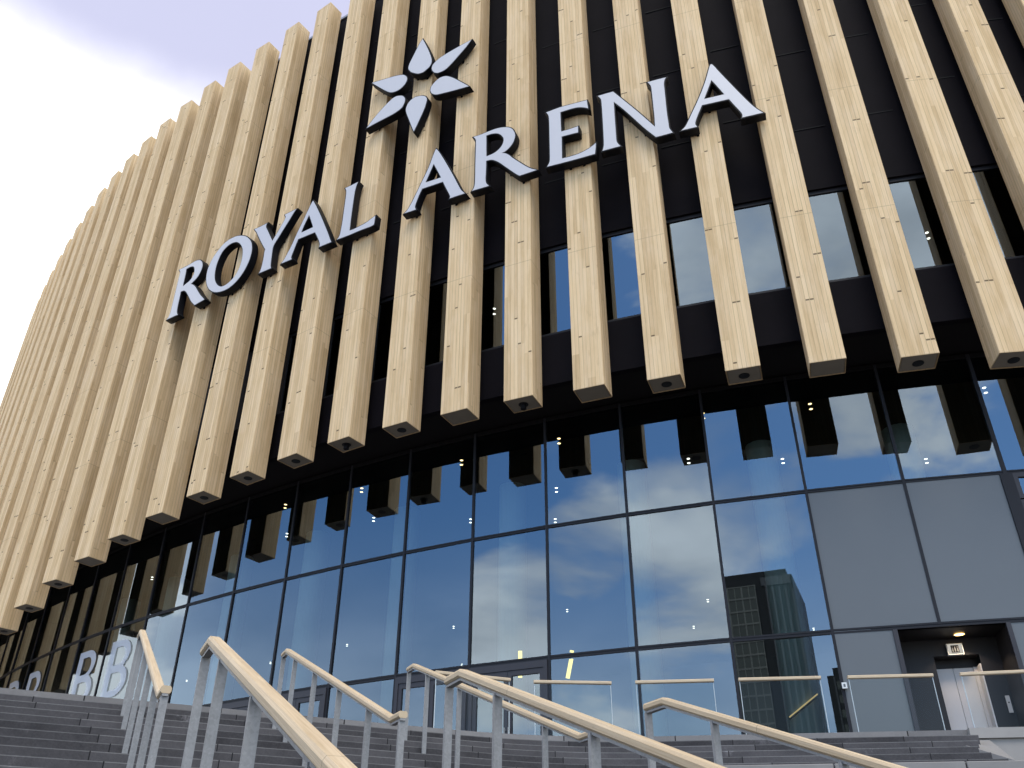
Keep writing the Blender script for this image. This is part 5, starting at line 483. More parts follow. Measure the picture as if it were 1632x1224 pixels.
for i in range(I0, I1+1):
    a = vert_ang(i); bm = bmesh.new(); wdt = .085 if i == 35 else .062
    p = GX[i]; t = Vector((math.cos(a), math.sin(a), 0)); n = Vector((math.sin(a), -math.cos(a), 0)); q = Vector((p.x, p.y, 0))
    segs = [(DECK, TOP)]
    if i == 34: segs = [(T2, TOP)]
    for z0, z1 in segs:
        c = [q - t*wdt/2 + n*.036, q + t*wdt/2 + n*.036, q + t*wdt/2 - n*.12, q - t*wdt/2 - n*.12]
        hexa(bm, [x + Vector((0, 0, z0)) for x in c] + [x + Vector((0, 0, z1)) for x in c])
    if i == 35:
        c = [q - t*.13 + n*.060, q + t*.13 + n*.060, q + t*.13 - n*.10, q - t*.13 - n*.10]
        hexa(bm, [x + Vector((0, 0, T2)) for x in c] + [x + Vector((0, 0, T1 - .05)) for x in c])
    part('mullion', bm, M['frame'])
for z, hgt in ((T1, .085), (T2, .10), (TOP - .05, .10)):
    bm = bmesh.new()
    for i in range(I0, I1):
        for (o0, o1, za, zb_) in ((.032, -.10, -hgt/2, -.012), (.032, -.10, .012, hgt/2), (.018, -.10, -.012, .012)):
            c = [gp(i, o0), gp(i+1, o0), gp(i+1, o1), gp(i, o1)]
            hexa(bm, [x + Vector((0, 0, z+za)) for x in c] + [x + Vector((0, 0, z+zb_)) for x in c])
    part('transom', bm, M['frame'] if z < TOP - .2 else M['soffit'])
# soffit between the upper wall and the glass
bm = bmesh.new()
for i in range(8, NB):
    bm.faces.new([bm.verts.new(x) for x in (gp(i, O_UP - .2, CLB + .004), gp(i+1, O_UP - .2, CLB + .004), gp(i+1, -.12, CLB + .004), gp(i, -.12, CLB + .004))])
    bm.faces.new([bm.verts.new(x) for x in (gp(i, -.09, TOP - .06), gp(i+1, -.09, TOP - .06), gp(i+1, -.09, CLB + .01), gp(i, -.09, CLB + .01))])
part('soffit', bm, M['soffit'])
# shell behind: lobby floor, ceiling, back wall, roof, upper room
bm = bmesh.new()
for i in range(6, NB):
    bm.faces.new([bm.verts.new(x) for x in (gp(i, FULL, 0), gp(i+1, FULL, 0), gp(i+1, FULL, PAR), gp(i, FULL, PAR))])
for i in (6, NB):
    bm.faces.new([bm.verts.new(x) for x in (gp(i, -.05, 0), gp(i, FULL, 0), gp(i, FULL, PAR), gp(i, -.05, PAR))])
part('lobby_wall', bm, M['lobby'])
bm = bmesh.new()
for i in range(6, NB):
    bm.faces.new([bm.verts.new(x) for x in (gp(i, .0, DECK - .006), gp(i+1, .0, DECK - .006), gp(i+1, FULL, DECK - .006), gp(i, FULL, DECK - .006))])
part('lobby_floor', bm, M['lobby_floor'])
bm = bmesh.new(); CEIL = H(1.302)
for i in range(6, NB):
    bm.faces.new([bm.verts.new(x) for x in (gp(i, -.06, CEIL), gp(i+1, -.06, CEIL), gp(i+1, FULL, CEIL), gp(i, FULL, CEIL))])
part('lobby_ceiling', bm, M['ceiling'])
bm = bmesh.new()
for i in range(0, NB):
    bm.faces.new([bm.verts.new(x) for x in (gp(i, O_UP - .3, PAR + .02), gp(i+1, O_UP - .3, PAR + .02), gp(i+1, FULL, PAR + .02), gp(i, FULL, PAR + .02))])
part('roof', bm, M['coping'])
bm = bmesh.new()
for i in range(8, NB):
    for o0, z0, o1, z1 in ((-2.6, H(1.40), -2.6, H(1.90)), (O_UP - .2, H(1.90), -2.6, H(1.90)), (O_UP - .2, H(1.40), -2.6, H(1.40))):
        bm.faces.new([bm.verts.new(x) for x in (gp(i, o0, z0), gp(i+1, o0, z0), gp(i+1, o1, z1), gp(i, o1, z1))])
part('upper_room', bm, M['ceiling'])
for s in (19.72, 21.57, 23.42, 25.26, 27.08, 28.95, 30.80, 32.6, 34.35, 36.2):
    bm = bmesh.new(); c = fp(s, -.30*U, DECK); cyl(bm, c, .40, CEIL - DECK, 24); part('lobby_column', bm, M['column'], smooth=False)

# doors ------------------------------------------------------------
def local_bay(i): 
    a = seg_ang(i); return GX[i], a, (GX[i+1]-GX[i]).length
for i in DOORS:
    g0, a, L = local_bay(i); hz = T2 - .05 - DECK
    root = empty('double_door'); wl = Vector((g0.x, g0.y, DECK)); root.parent = arena; root.location = wl - AL; root.rotation_euler = (0, 0, a)
    bm = bmesh.new()
    box(bm, .036, .13, -.07, .06, 0, hz); box(bm, L-.13, L-.036, -.07, .06, 0, hz); box(bm, .13, L-.13, -.07, .06, hz-.16, hz)
    me = bpy.data.meshes.new('door_frame'); bmesh.ops.recalc_face_normals(bm, faces=bm.faces[:]); bm.to_mesh(me); bm.free(); link('door_frame', me, M['doorframe'], root)
    mid = L/2
    for x0, x1, hx in ((.137, mid-.004, mid-.16), (mid+.004, L-.137, mid+.16)):
        bm = bmesh.new(); st = .10
        box(bm, x0, x0+st, -.05, .03, .01, hz-.167); box(bm, x1-st, x1, -.05, .03, .01, hz-.167)
        box(bm, x0+st, x1-st, -.05, .03, hz-.167-.12, hz-.167); box(bm, x0+st, x1-st, -.05, .03, .01, .13)
        me = bpy.data.meshes.new('door_leaf'); bmesh.ops.recalc_face_normals(bm, faces=bm.faces[:]); bm.to_mesh(me); bm.free(); lf = link('door_leaf', me, M['doorframe'], root)
        bm = bmesh.new(); bm.faces.new([bm.verts.new(q) for q in ((x0+st, -.01, .13), (x1-st, -.01, .13), (x1-st, -.01, hz-.287), (x0+st, -.01, hz-.287))])
        me = bpy.data.meshes.new('door_glass'); bm.to_mesh(me); bm.free(); link('door_glass', me, M['glass'], root)
        bm = bmesh.new(); xx = x1-.05 if x1 < mid+.1 else x0+.05
        bar(bm, (xx, -.11, .55), (xx, -.11, 1.15), .03, .03, Vector((0, 1, 0))); box(bm, xx-.012, xx+.012, -.11, -.05, .58, .61); box(bm, xx-.012, xx+.012, -.11, -.05, 1.09, 1.12)
        me = bpy.data.meshes.new('door_handle'); bmesh.ops.recalc_face_normals(bm, faces=bm.faces[:]); bm.to_mesh(me); bm.free(); link('door_handle', me, M['steel'], root)
# opening window on the far right of the middle row
g0, a, L = local_bay(35); root = empty('side_window'); root.parent = arena; root.location = Vector((g0.x, g0.y, T2)) - AL; root.rotation_euler = (0, 0, a)
bm = bmesh.new(); hh = T1 - T2
for z0, z1 in ((.05, hh*.79), (hh*.80, hh-.05)):
    box(bm, .10, .22, -.06, .05, z0, z1); box(bm, L-.22, L-.036, -.06, .05, z0, z1); box(bm, .22, L-.22, -.06, .05, z1-.10, z1); box(bm, .22, L-.22, -.06, .05, z0, z0+.10)
me = bpy.data.meshes.new('window_frame'); bmesh.ops.recalc_face_normals(bm, faces=bm.faces[:]); bm.to_mesh(me); bm.free(); link('window_frame', me, M['doorframe'], root)
bm = bmesh.new()
for z0, z1 in ((.15, hh*.79-.1), (hh*.80+.1, hh-.15)): bm.faces.new([bm.verts.new(q) for q in ((.22, -.012, z0), (L-.22, -.012, z0), (L-.22, -.012, z1), (.22, -.012, z1))])
me = bpy.data.meshes.new('window_pane'); bm.to_mesh(me); bm.free(); link('window_pane', me, M['glass'], root)

# lift recess ------------------------------------------------------
A0, A1 = GX[33].lerp(GX[34], .60), GX[34].lerp(GX[35], .585)
d = (A1 - A0); LA = d.length; aa = math.atan2(d.y, d.x)
rec = empty('lift_lobby'); wl = Vector((A0.x, A0.y, DECK)); rec.parent = arena; rec.location = wl - AL; rec.rotation_euler = (0, 0, aa)
def rpart(name, bm, m, parent=rec):
    bmesh.ops.recalc_face_normals(bm, faces=bm.faces[:]); me = bpy.data.meshes.new(name); bm.to_mesh(me); bm.free(); return link(name, me, m, parent)
RD, RZ = 1.0, T2 - .05 - DECK
DX0, DX1, DZ = .79, 1.70, 2.25
bm = bmesh.new()
def quad(p, mi=0): bm.faces.new([bm.verts.new(q) for q in p]).material_index = mi
quad([(0, 0, 0), (0, RD, 0), (0, RD, RZ), (0, 0, RZ)]); quad([(LA, 0, 0), (LA, RD, 0), (LA, RD, RZ), (LA, 0, RZ)])
quad([(0, 0, RZ), (LA, 0, RZ), (LA, RD, RZ), (0, RD, RZ)])
quad([(0, RD, 0), (DX0, RD, 0), (DX0, RD, RZ), (0, RD, RZ)]); quad([(DX1, RD, 0), (LA, RD, 0), (LA, RD, RZ), (DX1, RD, RZ)]); quad([(DX0, RD, DZ), (DX1, RD, DZ), (DX1, RD, RZ), (DX0, RD, RZ)])
quad([(DX0, RD, DZ), (DX1, RD, DZ), (DX1, RD+.42, DZ), (DX0, RD+.42, DZ)]); quad([(DX0, RD, 0), (DX0, RD+.42, 0), (DX0, RD+.42, DZ), (DX0, RD, DZ)])
rpart('recess_wall', bm, M['recess'])
bm = bmesh.new(); box(bm, DX0+.0, DX1, RD+.36, RD+.40, 2.06, DZ-.004); rpart('lift_header', bm, M['recess'])
bm = bmesh.new(); box(bm, DX1-.03, DX1-.004, RD+.02, RD+.40, 0, 2.06); box(bm, DX1-.10, DX1-.03, RD+.32, RD+.40, 0, 2.06); rpart('lift_jamb', bm, M['lift_steel'])
mid = (DX0 + DX1 - .10)/2
for x0, x1, yy in ((DX0+.01, mid-.004, .40), (mid+.004, DX1-.10, .40)):
    bm = bmesh.new(); box(bm, x0, x1, RD+yy-.03, RD+yy, 0.01, 2.06); rpart('lift_door', bm, M['lift_steel'])
for x0 in (-.09, LA):
    bm = bmesh.new(); box(bm, x0, x0+.09, -.06, .10, 0, RZ); rpart('recess_trim', bm, M['doorframe'])
def rec_world(x, y, z):
    return Vector((A0.x + math.cos(aa)*x - math.sin(aa)*y, A0.y + math.sin(aa)*x + math.cos(aa)*y, DECK + z))
# lit sign above the lift: white box, dark panel with a pale figure in a doorway
sg = empty('lit_sign', rec_world(1.24, RD-.06, RZ-.36), aa); tag(sg, 'small white lit sign box with a dark square symbol above the lift door', 'sign')
bm = bmesh.new(); box(bm, -.16, .16, -.05, .055, 0, .235); o = obj('sign_box', bm, M['white'], sg)
bm = bmesh.new(); box(bm, -.145, .145, -.054, -.051, .015, .22); o = obj('sign_face', bm, M['sign_face'], sg)
bm = bmesh.new(); box(bm, -.085, .075, -.058, -.055, .04, .195); obj('sign_symbol', bm, M['letter_side'], sg)
bm = bmesh.new()
for x in (-.055, -.005, .045):
    box(bm, x-.011, x+.011, -.061, -.059, .06, .135); box(bm, x-.010, x+.010, -.061, -.059, .145, .168)
obj('symbol_figure', bm, M['panel'], sg)
dl = empty('downlight', rec_world(1.33, .62, RZ-.012)); tag(dl, 'round amber downlight glowing in the black ceiling above the lift', 'ceiling light')
bm = bmesh.new(); disc(bm, (0, 0, 0), .105, 24); obj('lamp', bm, M['amber'], dl)
bm = bmesh.new()
for i in range(24):
    a0, a1 = 2*math.pi*i/24, 2*math.pi*(i+1)/24
    bm.faces.new([bm.verts.new((r_*math.cos(t_), r_*math.sin(t_), -.004)) for r_, t_ in ((.105, a0), (.13, a0), (.13, a1), (.105, a1))])
obj('trim_ring', bm, M['steel'], dl)
ld = bpy.data.lights.new('recess_light', 'SPOT'); ld.energy = 28; ld.color = (1, .80, .58); ld.spot_size = R(120); ld.shadow_soft_size = .08
lo = bpy.data.objects.new('recess_light', ld); C.objects.link(lo); lo.parent = dl; lo.location = (0, 0, -.03)
cp = empty('call_panel', rec_world(2.02, RD-.008, 1.03), aa); tag(cp, 'narrow brushed steel call panel on the black wall right of the lift', 'call panel')
bm = bmesh.new(); box(bm, -.04, .04, -.012, .006, 0, .34); obj('plate', bm, M['lift_steel'], cp)
bm = bmesh.new(); cyl(bm, (0, 0, 0), .014, .006, 12)
for v in bm.verts: v.co = Vector((v.co.x, -.012 - v.co.z, .20 + v.co.y))
obj('button', bm, M['letter_side'], cp)
eb = empty('entry_reader', (.79174867*U, 2.1609877*U, .4943*U+EYE), seg_ang(32)); tag(eb, 'small white box fixed to the dark glass left of the grey panels', 'wall box')
bm = bmesh.new(); box(bm, -.05, .05, -.13, -.07, -.07, .05); obj('housing', bm, M['white'], eb)
bm = bmesh.new(); box(bm, -.02, .02, -.133, -.1305, -.04, .02); obj('reader_window', bm, M['panel'], eb)

# lamps behind the glass -------------------------------------------
def twin(name, x, y, z, m, label, grp, az=0.0):  # second lamp stands in for the double glazing's reflection
    o = empty(name, (x, y, z), az); tag(o, label, 'spotlight', grp)
    for yy in (-.14, .14):
        bm = bmesh.new(); cyl(bm, (0, yy, -.03), .085, .028, 14); b = obj('housing', bm, M['letter_side'], o)
        bm = bmesh.new(); disc(bm, (0, yy, -.032), .046, 14); obj('lamp', bm, m, o)
ORD = 'first second third fourth fifth sixth seventh eighth ninth tenth eleventh twelfth'.split()
WARM = {0, 1, 2, 3, 8, 10}
near = sorted([i for i in range(len(SPOTS)) if i in WARM], key=lambda i: SPOTS[i][0]/SPOTS[i][1])
deep = sorted([i for i in range(len(SPOTS)) if i not in WARM and Vector(SPOTS[i]).length > 28.5], key=lambda i: SPOTS[i][0]/SPOTS[i][1])
midr = sorted([i for i in range(len(SPOTS)) if i not in WARM and i not in deep], key=lambda i: SPOTS[i][0]/SPOTS[i][1])
for lst, desc, m in ((near, 'amber spotlight with added reflection close behind the glass top, {} from the left', M['warm']), (midr, 'pale spotlight with added reflection high behind the glass below mirrored fins, {} from the left', M['cool']),
                     (deep, 'pale spotlight with added reflection deep inside, low in the glass, {} from the left', M['cool'])):
    for n_, i in enumerate(lst):
        x, y = SPOTS[i]; twin('spotlight_with_reflection', x, y, CEIL - .004, m, desc.format(ORD[n_]) if n_ < 12 else desc.format('last'), 'spotlights with added reflections behind the glass', math.atan2(-x, y))
for (x, y), lb in zip(UPSPOTS, ('spotlight with added reflection in a narrow upper window, the left of two', 'spotlight with added reflection in a wide upper window near the right edge')):
    twin('spotlight_with_reflection', x, y, H(1.88), M['cool'], lb, 'spotlights with added reflections behind the upper windows', math.atan2(-x, y))
for i, (a, b) in enumerate(TUBES):
    lab = ('upper yellow light tube behind the glass above the left door', 'lower yellow light tube behind the door glass', 'short yellow light tube just above the transom right of the doors', 'long slanting yellow light tube right of the doors')[i]
    o = empty('light_tube', a); tag(o, lab, 'light tube', 'yellow tubes in the lobby'); bm = bmesh.new(); b2 = Vector(b) - Vector(a); bar(bm, (0, 0, 0), b2, .10, .10, Vector((0, 1, .1)), 0, .02); obj('tube', bm, M['tube'], o)
    bm = bmesh.new(); e = b2.normalized()*.03; bar(bm, -e, (0, 0, 0), .12, .12, Vector((0, 1, .1))); bar(bm, b2, b2+e, .12, .12, Vector((0, 1, .1))); obj('end_cap', bm, M['letter_side'], o)
o = empty('inner_handrail', INNER_RAIL[0]); tag(o, 'thin sloping handrail inside, given its own glow, behind the glass of the tower reflection', 'handrail'); bm = bmesh.new(); b2 = Vector(INNER_RAIL[1]) - Vector(INNER_RAIL[0])
bar(bm, (0, 0, 0), b2, .025, .025); obj('rail', bm, M['rail_glow'], o)
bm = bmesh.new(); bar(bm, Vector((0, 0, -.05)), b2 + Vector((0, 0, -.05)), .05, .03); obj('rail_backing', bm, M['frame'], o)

# lettering on the entrance glass (four white film letters) ---------
def b_glyph():
    """outline of a bold letter B, 1 wide and 1.7 high, with two counters"""
    def arc(cx, cy, rx, ry, a0, a1, n=10): return [(cx + rx*math.cos(R(a0 + (a1-a0)*i/n)), cy + ry*math.sin(R(a0 + (a1-a0)*i/n))) for i in range(n+1)]
    o = [(0, 0), (.50, 0)] + arc(.50, .46, .50, .46, -90, 62) + arc(.46, 1.27, .46, .43, -48, 90) + [(0, 1.70)]
    h1 = [(.24, .20)] + arc(.50, .46, .27, .26, -90, 90) + [(.24, .72)]
    h2 = [(.24, .94)] + arc(.47, 1.22, .24, .27, -90, 90) + [(.24, 1.49)]
    return o, [h1, h2]
def flat_text(name, outer, holes, thick, m, parent, y=0.0, T=lambda x, z: (x, z)):
    cu = bpy.data.curves.new(name, 'CURVE'); cu.dimensions = '2D'; cu.fill_mode = 'BOTH'; cu.extrude = thick/2
    for pl in [outer] + list(holes):
        sp = cu.splines.new('POLY'); sp.points.add(len(pl)-1); sp.use_cyclic_u = True
        for p, q in zip(sp.points, pl): p.co = (*T(*q), 0, 1)
    tmp = bpy.data.objects.new('tmp', cu); C.objects.link(tmp)
    dg = bpy.context.evaluated_depsgraph_get(); me = bpy.data.meshes.new_from_object(tmp.evaluated_get(dg)); bpy.data.objects.remove(tmp); bpy.data.curves.remove(cu)
    me.name = name; me.materials.clear()
    # curve lies in local xy: stand it up so that x runs along the wall and its y becomes height
    me.transform(Matrix(((1, 0, 0, 0), (0, 0, -1, y), (0, 1, 0, 0), (0, 0, 0, 1))))
    return link(name, me, m, parent)
gO, gH = b_glyph()
for i, pos in ((22, 'nearest of the four, whole'), (21, 'second from right, its hole dark'), (19, 'only its arch showing above the steps'), (18, 'farthest left, only its tip showing')):
    g0, a, L = local_bay(i); root = empty('glass_letter', (g0.x + math.cos(a)*L/2 + math.sin(a)*.02, g0.y + math.sin(a)*L/2 - math.cos(a)*.02, T1 - 2.40), a)
    tag(root, 'white letter B on the entrance glass, ' + pos, 'letter', 'letters on the entrance glass')
    flat_text('letter_film', gO, gH, .006, M['film'], root, -.012, lambda x, z: ((x-.5)*1.36, z*1.10))

# ------------------------------------------------------------------ sign letters
NAMES = {'R1': ('R', 'leftmost of the sign'), 'O': ('O', 'round, second from left'), 'Y': ('Y', 'third from the left'), 'A1': ('A', 'between the Y and the L'), 'L': ('L', 'last of the first word'),
         'A2': ('A', 'starting the second word'), 'R2': ('R', 'between an A and the E'), 'E': ('E', 'the only E, right of the second R'), 'N': ('N', 'between the E and the last A'), 'A3': ('A', 'rightmost of the sign')}
DEPTH = .25
FINX = [fp(fin_s(k) + FIN[k][0], .236*U) for k in range(-30, 5)]
def brackets(root, outline):
    """steel stubs from the back of the letter to the fins it hangs on, kept inside the letter"""
    L = Vector(root.location); a = root.rotation_euler.z; xs = [q[0] for q in outline]
    for c in FINX:
        d = Vector((c.x - L.x, c.y - L.y)); x = d.x*math.cos(a) + d.y*math.sin(a)
        for xx in (x - .2, x + .2):
            if not (min(xs) + .1 < xx < max(xs) - .1): continue
            cut = []
            for p, q in zip(outline, outline[1:] + outline[:1]):
                if (p[0] - xx)*(q[0] - xx) < 0: cut.append(p[1] + (q[1]-p[1])*(xx-p[0])/(q[0]-p[0]))
            if len(cut) < 2: continue
            cut.sort(); z = cut[0] + .07
            yb = (c.x - L.x)*(-math.sin(a)) + (c.y - L.y)*math.cos(a) - FD/2 + .01
            if yb < DEPTH + .02 or yb > .9: continue
            bm = bmesh.new(); bar(bm, (xx, DEPTH - .02, z), (xx, yb, z), .05, .05); bar(bm, (xx, yb - .02, z-.12), (xx, yb - .02, z+.12), .07, .03, Vector((0, 1, 0))); obj('bracket', bm, M['letter_side'], root)
for key, (loc, th, fo, fh, bo, bh) in GLYPHS.items():
    ch, where = NAMES[key]
    root = empty('sign_letter', loc, th); tag(root, 'white letter %s with black sides, %s' % (ch, where), 'sign letter', 'letters of the facade sign')
    flat_text('letter_face', fo, fh, .012, M['face'], root, -.004)
    flat_text('letter_body', bo, bh, DEPTH, M['letter_side'], root, DEPTH/2 + .003)
    brackets(root, fo)
(ploc, pth) = PETAL_FRAME
em = empty('flower_emblem', ploc, pth); tag(em, 'six-petalled white flower emblem with black sides above the second word', 'emblem')
for f, b in PETALS:
    pb = flat_text('petal', b, [], DEPTH, M['letter_side'], em, DEPTH/2 + .003); flat_text('petal_face', f, [], .012, M['face'], pb, -.004)
for f, b in PETALS: brackets(em, f)

# ------------------------------------------------------------------ deck and stairs
RIS, TRD = .150, .410
tv = Vector((.9019, .4319)); hv = Vector((.4319, -.9019))      # along the treads, down the flight
def th2xy(t, h): return tv*t + hv*h
HA = -14.36
KT = 7.72                                                       # where the deck edge bends
bdir = (th2xy(13.51, -10.53) - th2xy(9.11, -13.39)).normalized(); bn = Vector((bdir.y, -bdir.x))
Bp = th2xy(11.3, -11.96)
T_L, B_R = -16.0, 24.0
def edge_line(d, n=7, bend=None):
    """tread edge at distance d in front of the deck edge: straight, fillet, straight"""
    a0 = th2xy(T_L, HA + d); q = Bp + bn*d
    # intersection of the two straight parts
    den_ = tv.x*bdir.y - tv.y*bdir.x; w_ = q - a0; k_ = (w_.x*bdir.y - w_.y*bdir.x)/den_; X = a0 + tv*k_
    phi = math.acos(max(-1, min(1, tv.dot(bdir)))); r = max(6.2 - d, .25); tl = r*math.tan(phi/2)
    p0, p1 = X - tv*tl, X + bdir*tl; cen = p0 + hv*r
    pts = [a0]
    for i in range(n+1):
        t = i/n; v = (p0-cen).lerp(p1-cen, t); v = v.normalized()*r; pts.append(cen + v)
    pts.append(X + bdir*(tl + B_R if bend is None else bend))
    return pts
def b_end(d, target):
    """length along the right part so that it ends at distance 'target' from the bend reference"""
    a0 = th2xy(T_L, HA + d); q = Bp + bn*d; den_ = tv.x*bdir.y - tv.y*bdir.x; w_ = q - a0; k_ = (w_.x*bdir.y - w_.y*bdir.x)/den_; X = a0 + tv*k_
    return target - (X - Bp).dot(bdir)
BEND = (th2xy(13.45, -10.57) - Bp).dot(bdir)                    # right end of the steps along the edge
def strip(bm, uvl, A, B, za, zb_, v, mi):
    """faces between polyline A at height za and polyline B at height zb_"""
    u = 0.0; va = [bm.verts.new((p.x, p.y, za)) for p in A]; vb = [bm.verts.new((p.x, p.y, zb_)) for p in B]
    for i in range(len(A)-1):
        L = (A[i+1]-A[i]).length; f = bm.faces.new((va[i], va[i+1], vb[i+1], vb[i])); f.material_index = mi
        for lp, uu in zip(f.loops, (u, u+L, u+L, u)): lp[uvl].uv = (uu, v)
        u += L
bm = bmesh.new(); uvl = bm.loops.layers.uv.new('UVMap')
NUP = 15; NLOW = 15; LAND0 = NUP*TRD; LAND1 = LAND0 + 2.0
rows = [(k*TRD, DECK - k*RIS) for k in range(1, NUP+1)] + [(LAND1 + k*TRD, DECK - (NUP+k+1)*RIS + RIS*0) for k in range(0, NLOW)]
lines = []; JIT = {1: -.05, 2: -.22, 3: -.38, 4: -.36, 5: -.30, 6: -.22}
def ends(d, k):
    tgt = BEND + JIT.get(k, -.1); return b_end(d, tgt)
d_prev, z_prev = .0, DECK
flight = [(k*TRD, DECK - (k+1)*RIS, DECK - k*RIS) for k in range(1, NUP)]
# (edge distance, z bottom of riser, z top of riser)
flight += [(LAND1 + k*TRD, DECK - (NUP+k+1)*RIS, DECK - (NUP+k)*RIS) for k in range(0, 30) if DECK - (NUP+k)*RIS > .02]
prev = edge_line(.004, bend=None)
zlast = DECK - RIS
# first tread just below the deck slab
for n_, (d, z0, z1) in enumerate(flight):
    k = n_ + 1
    E_ = edge_line(d); E_[-1] = E_[-2] + bdir*max(.2, ends(d, k)) if True else E_[-1]
    # right end measured from the bend
    X_ = E_[-2]; E_[-1] = X_ + bdir*max(.2, BEND + JIT.get(k, -.1) - (X_ - Bp).dot(bdir))
    Pv = [p.copy() for p in prev]; Pv[-1] = Pv[-2] + bdir*max(.2, BEND + JIT.get(k, -.1) - (Pv[-2] - Bp).dot(bdir))
    strip(bm, uvl, Pv, E_, z1, z1, k + .5, 0)                   # tread
    strip(bm, uvl, E_, E_, z1, z1 - .010, k + .5, 1)            # nosing highlight, painted as a paler strip
    z0c = max(z0, -.01)
    strip(bm, uvl, E_, E_, z1 - .010, z0c, k + .5, 0)           # riser
    # right end closed down to the ground
    a_, b_ = Pv[-1], E_[-1]
    f = bm.faces.new([bm.verts.new(q) for q in ((a_.x, a_.y, 0), (b_.x, b_.y, 0), (b_.x, b_.y, z1), (a_.x, a_.y, z1))]); f.material_index = 0
    prev = E_
bmesh.ops.recalc_face_normals(bm, faces=bm.faces[:])
me = bpy.data.meshes.new('stairs'); bm.to_mesh(me); bm.free(); struct(link('stairs', me, [M['steps'], M['nosing']]), 'wide dark stone stairs climbing to the entrance deck')
# deck: pale edge slab and floor up to the glass
bm = bmesh.new(); uvl = bm.loops.layers.uv.new('UVMap'); E_ = edge_line(0.0)
strip(bm, uvl, E_, E_, DECK, DECK - RIS - .02, 1.5, 0)
far = [gp(min(NB, max(0, 12 + round(i*26/(len(E_)-1)))), .02) for i in range(len(E_))]
strip(bm, uvl, E_, [Vector((q.x, q.y)) for q in far], DECK, DECK, 2.5, 0)
bmesh.ops.recalc_face_normals(bm, faces=bm.faces[:])
me = bpy.data.meshes.new('deck'); bm.to_mesh(me); bm.free(); struct(link('deck', me, M['slab']), 'pale stone edged deck in front of the glass')
bm = bmesh.new(); bm.faces.new([bm.verts.new(q) for q in ((-900, -900, 0), (900, -900, 0), (900, 900, 0), (-900, 900, 0))]); struct(obj('ground', bm, M['paving']), 'grey paved plaza')
# concrete flank wall at the right end of the steps
cw = empty('concrete_wall', (Bp + bdir*(BEND + 4)).to_3d() + Vector((0, 0, 0))); tag(cw, 'plain grey concrete flank wall at the right end of the dark stairs', 'wall')
org = Vector(cw.location)
def bw(b, d, z): q = Bp + bdir*b + bn*d; return Vector((q.x, q.y, z)) - org
bm = bmesh.new(); x0, x1 = BEND - .05, BEND + 12; zt = DECK - RIS - .004
hexa(bm, [bw(x0, .05, 0), bw(x1, .05, 0), bw(x1, -.25, 0), bw(x0, -.25, 0), bw(x0, .05, zt), bw(x1, .05, zt), bw(x1, -.25, zt), bw(x0, -.25, zt)]); obj('wall_body', bm, M['concrete'], cw)
bm = bmesh.new(); x0 = BEND - .06
hexa(bm, [bw(x0, .10, zt+.006), bw(x1, .10, zt+.006), bw(x1, -.02, zt+.006), bw(x0, -.02, zt+.006), bw(x0, .10, DECK+.012), bw(x1, .10, DECK+.012), bw(x1, -.02, DECK+.012), bw(x0, -.02, DECK+.012)]); obj('wall_cap', bm, M['slab2'] if 'slab2' in M else M['concrete'], cw)
bm = bmesh.new()
ring = [(BEND-.03, .056, zt-.012), (BEND-.44, .80, zt-.20), (BEND+.10, 1.22, zt-.50), (BEND+.22, .056, zt-.012)]
hexa(bm, [bw(x, d_, 0) for x, d_, z in ring] + [bw(*q) for q in ring])
obj('wall_wedge', bm, M['block'], cw)
# pale concrete blocks set into the steps
def blk(p, dr, nr, L, dep, z0, z1, label):
    root = empty('concrete_block', (p.x, p.y, z0), math.atan2(dr.y, dr.x)); tag(root, label, 'block', 'pale blocks set into the stairs')
    bm = bmesh.new(); box(bm, 0, L, -.012, dep, 0, z1-z0+.004); bmesh.ops.bevel(bm, geom=bm.edges[:], offset=.008, segments=1, affect='EDGES'); obj('block_body', bm, M['block'], root)
dd = 7*TRD; zz1 = DECK - 6*RIS; zz0 = DECK - 8*RIS
bl = Bp + bn*dd; xs_ = [-2.05, -.28, 1.42, 2.62]; words = ('pale concrete block in the right steps, leftmost of three, beside a handrail post', 'pale concrete block in the right steps, middle of three', 'pale concrete block in the right steps, nearest the flank wall')
for i in range(3): blk(bl + bdir*xs_[i], bdir, bn, xs_[i+1]-xs_[i]-.02, .40, zz0, zz1, words[i])

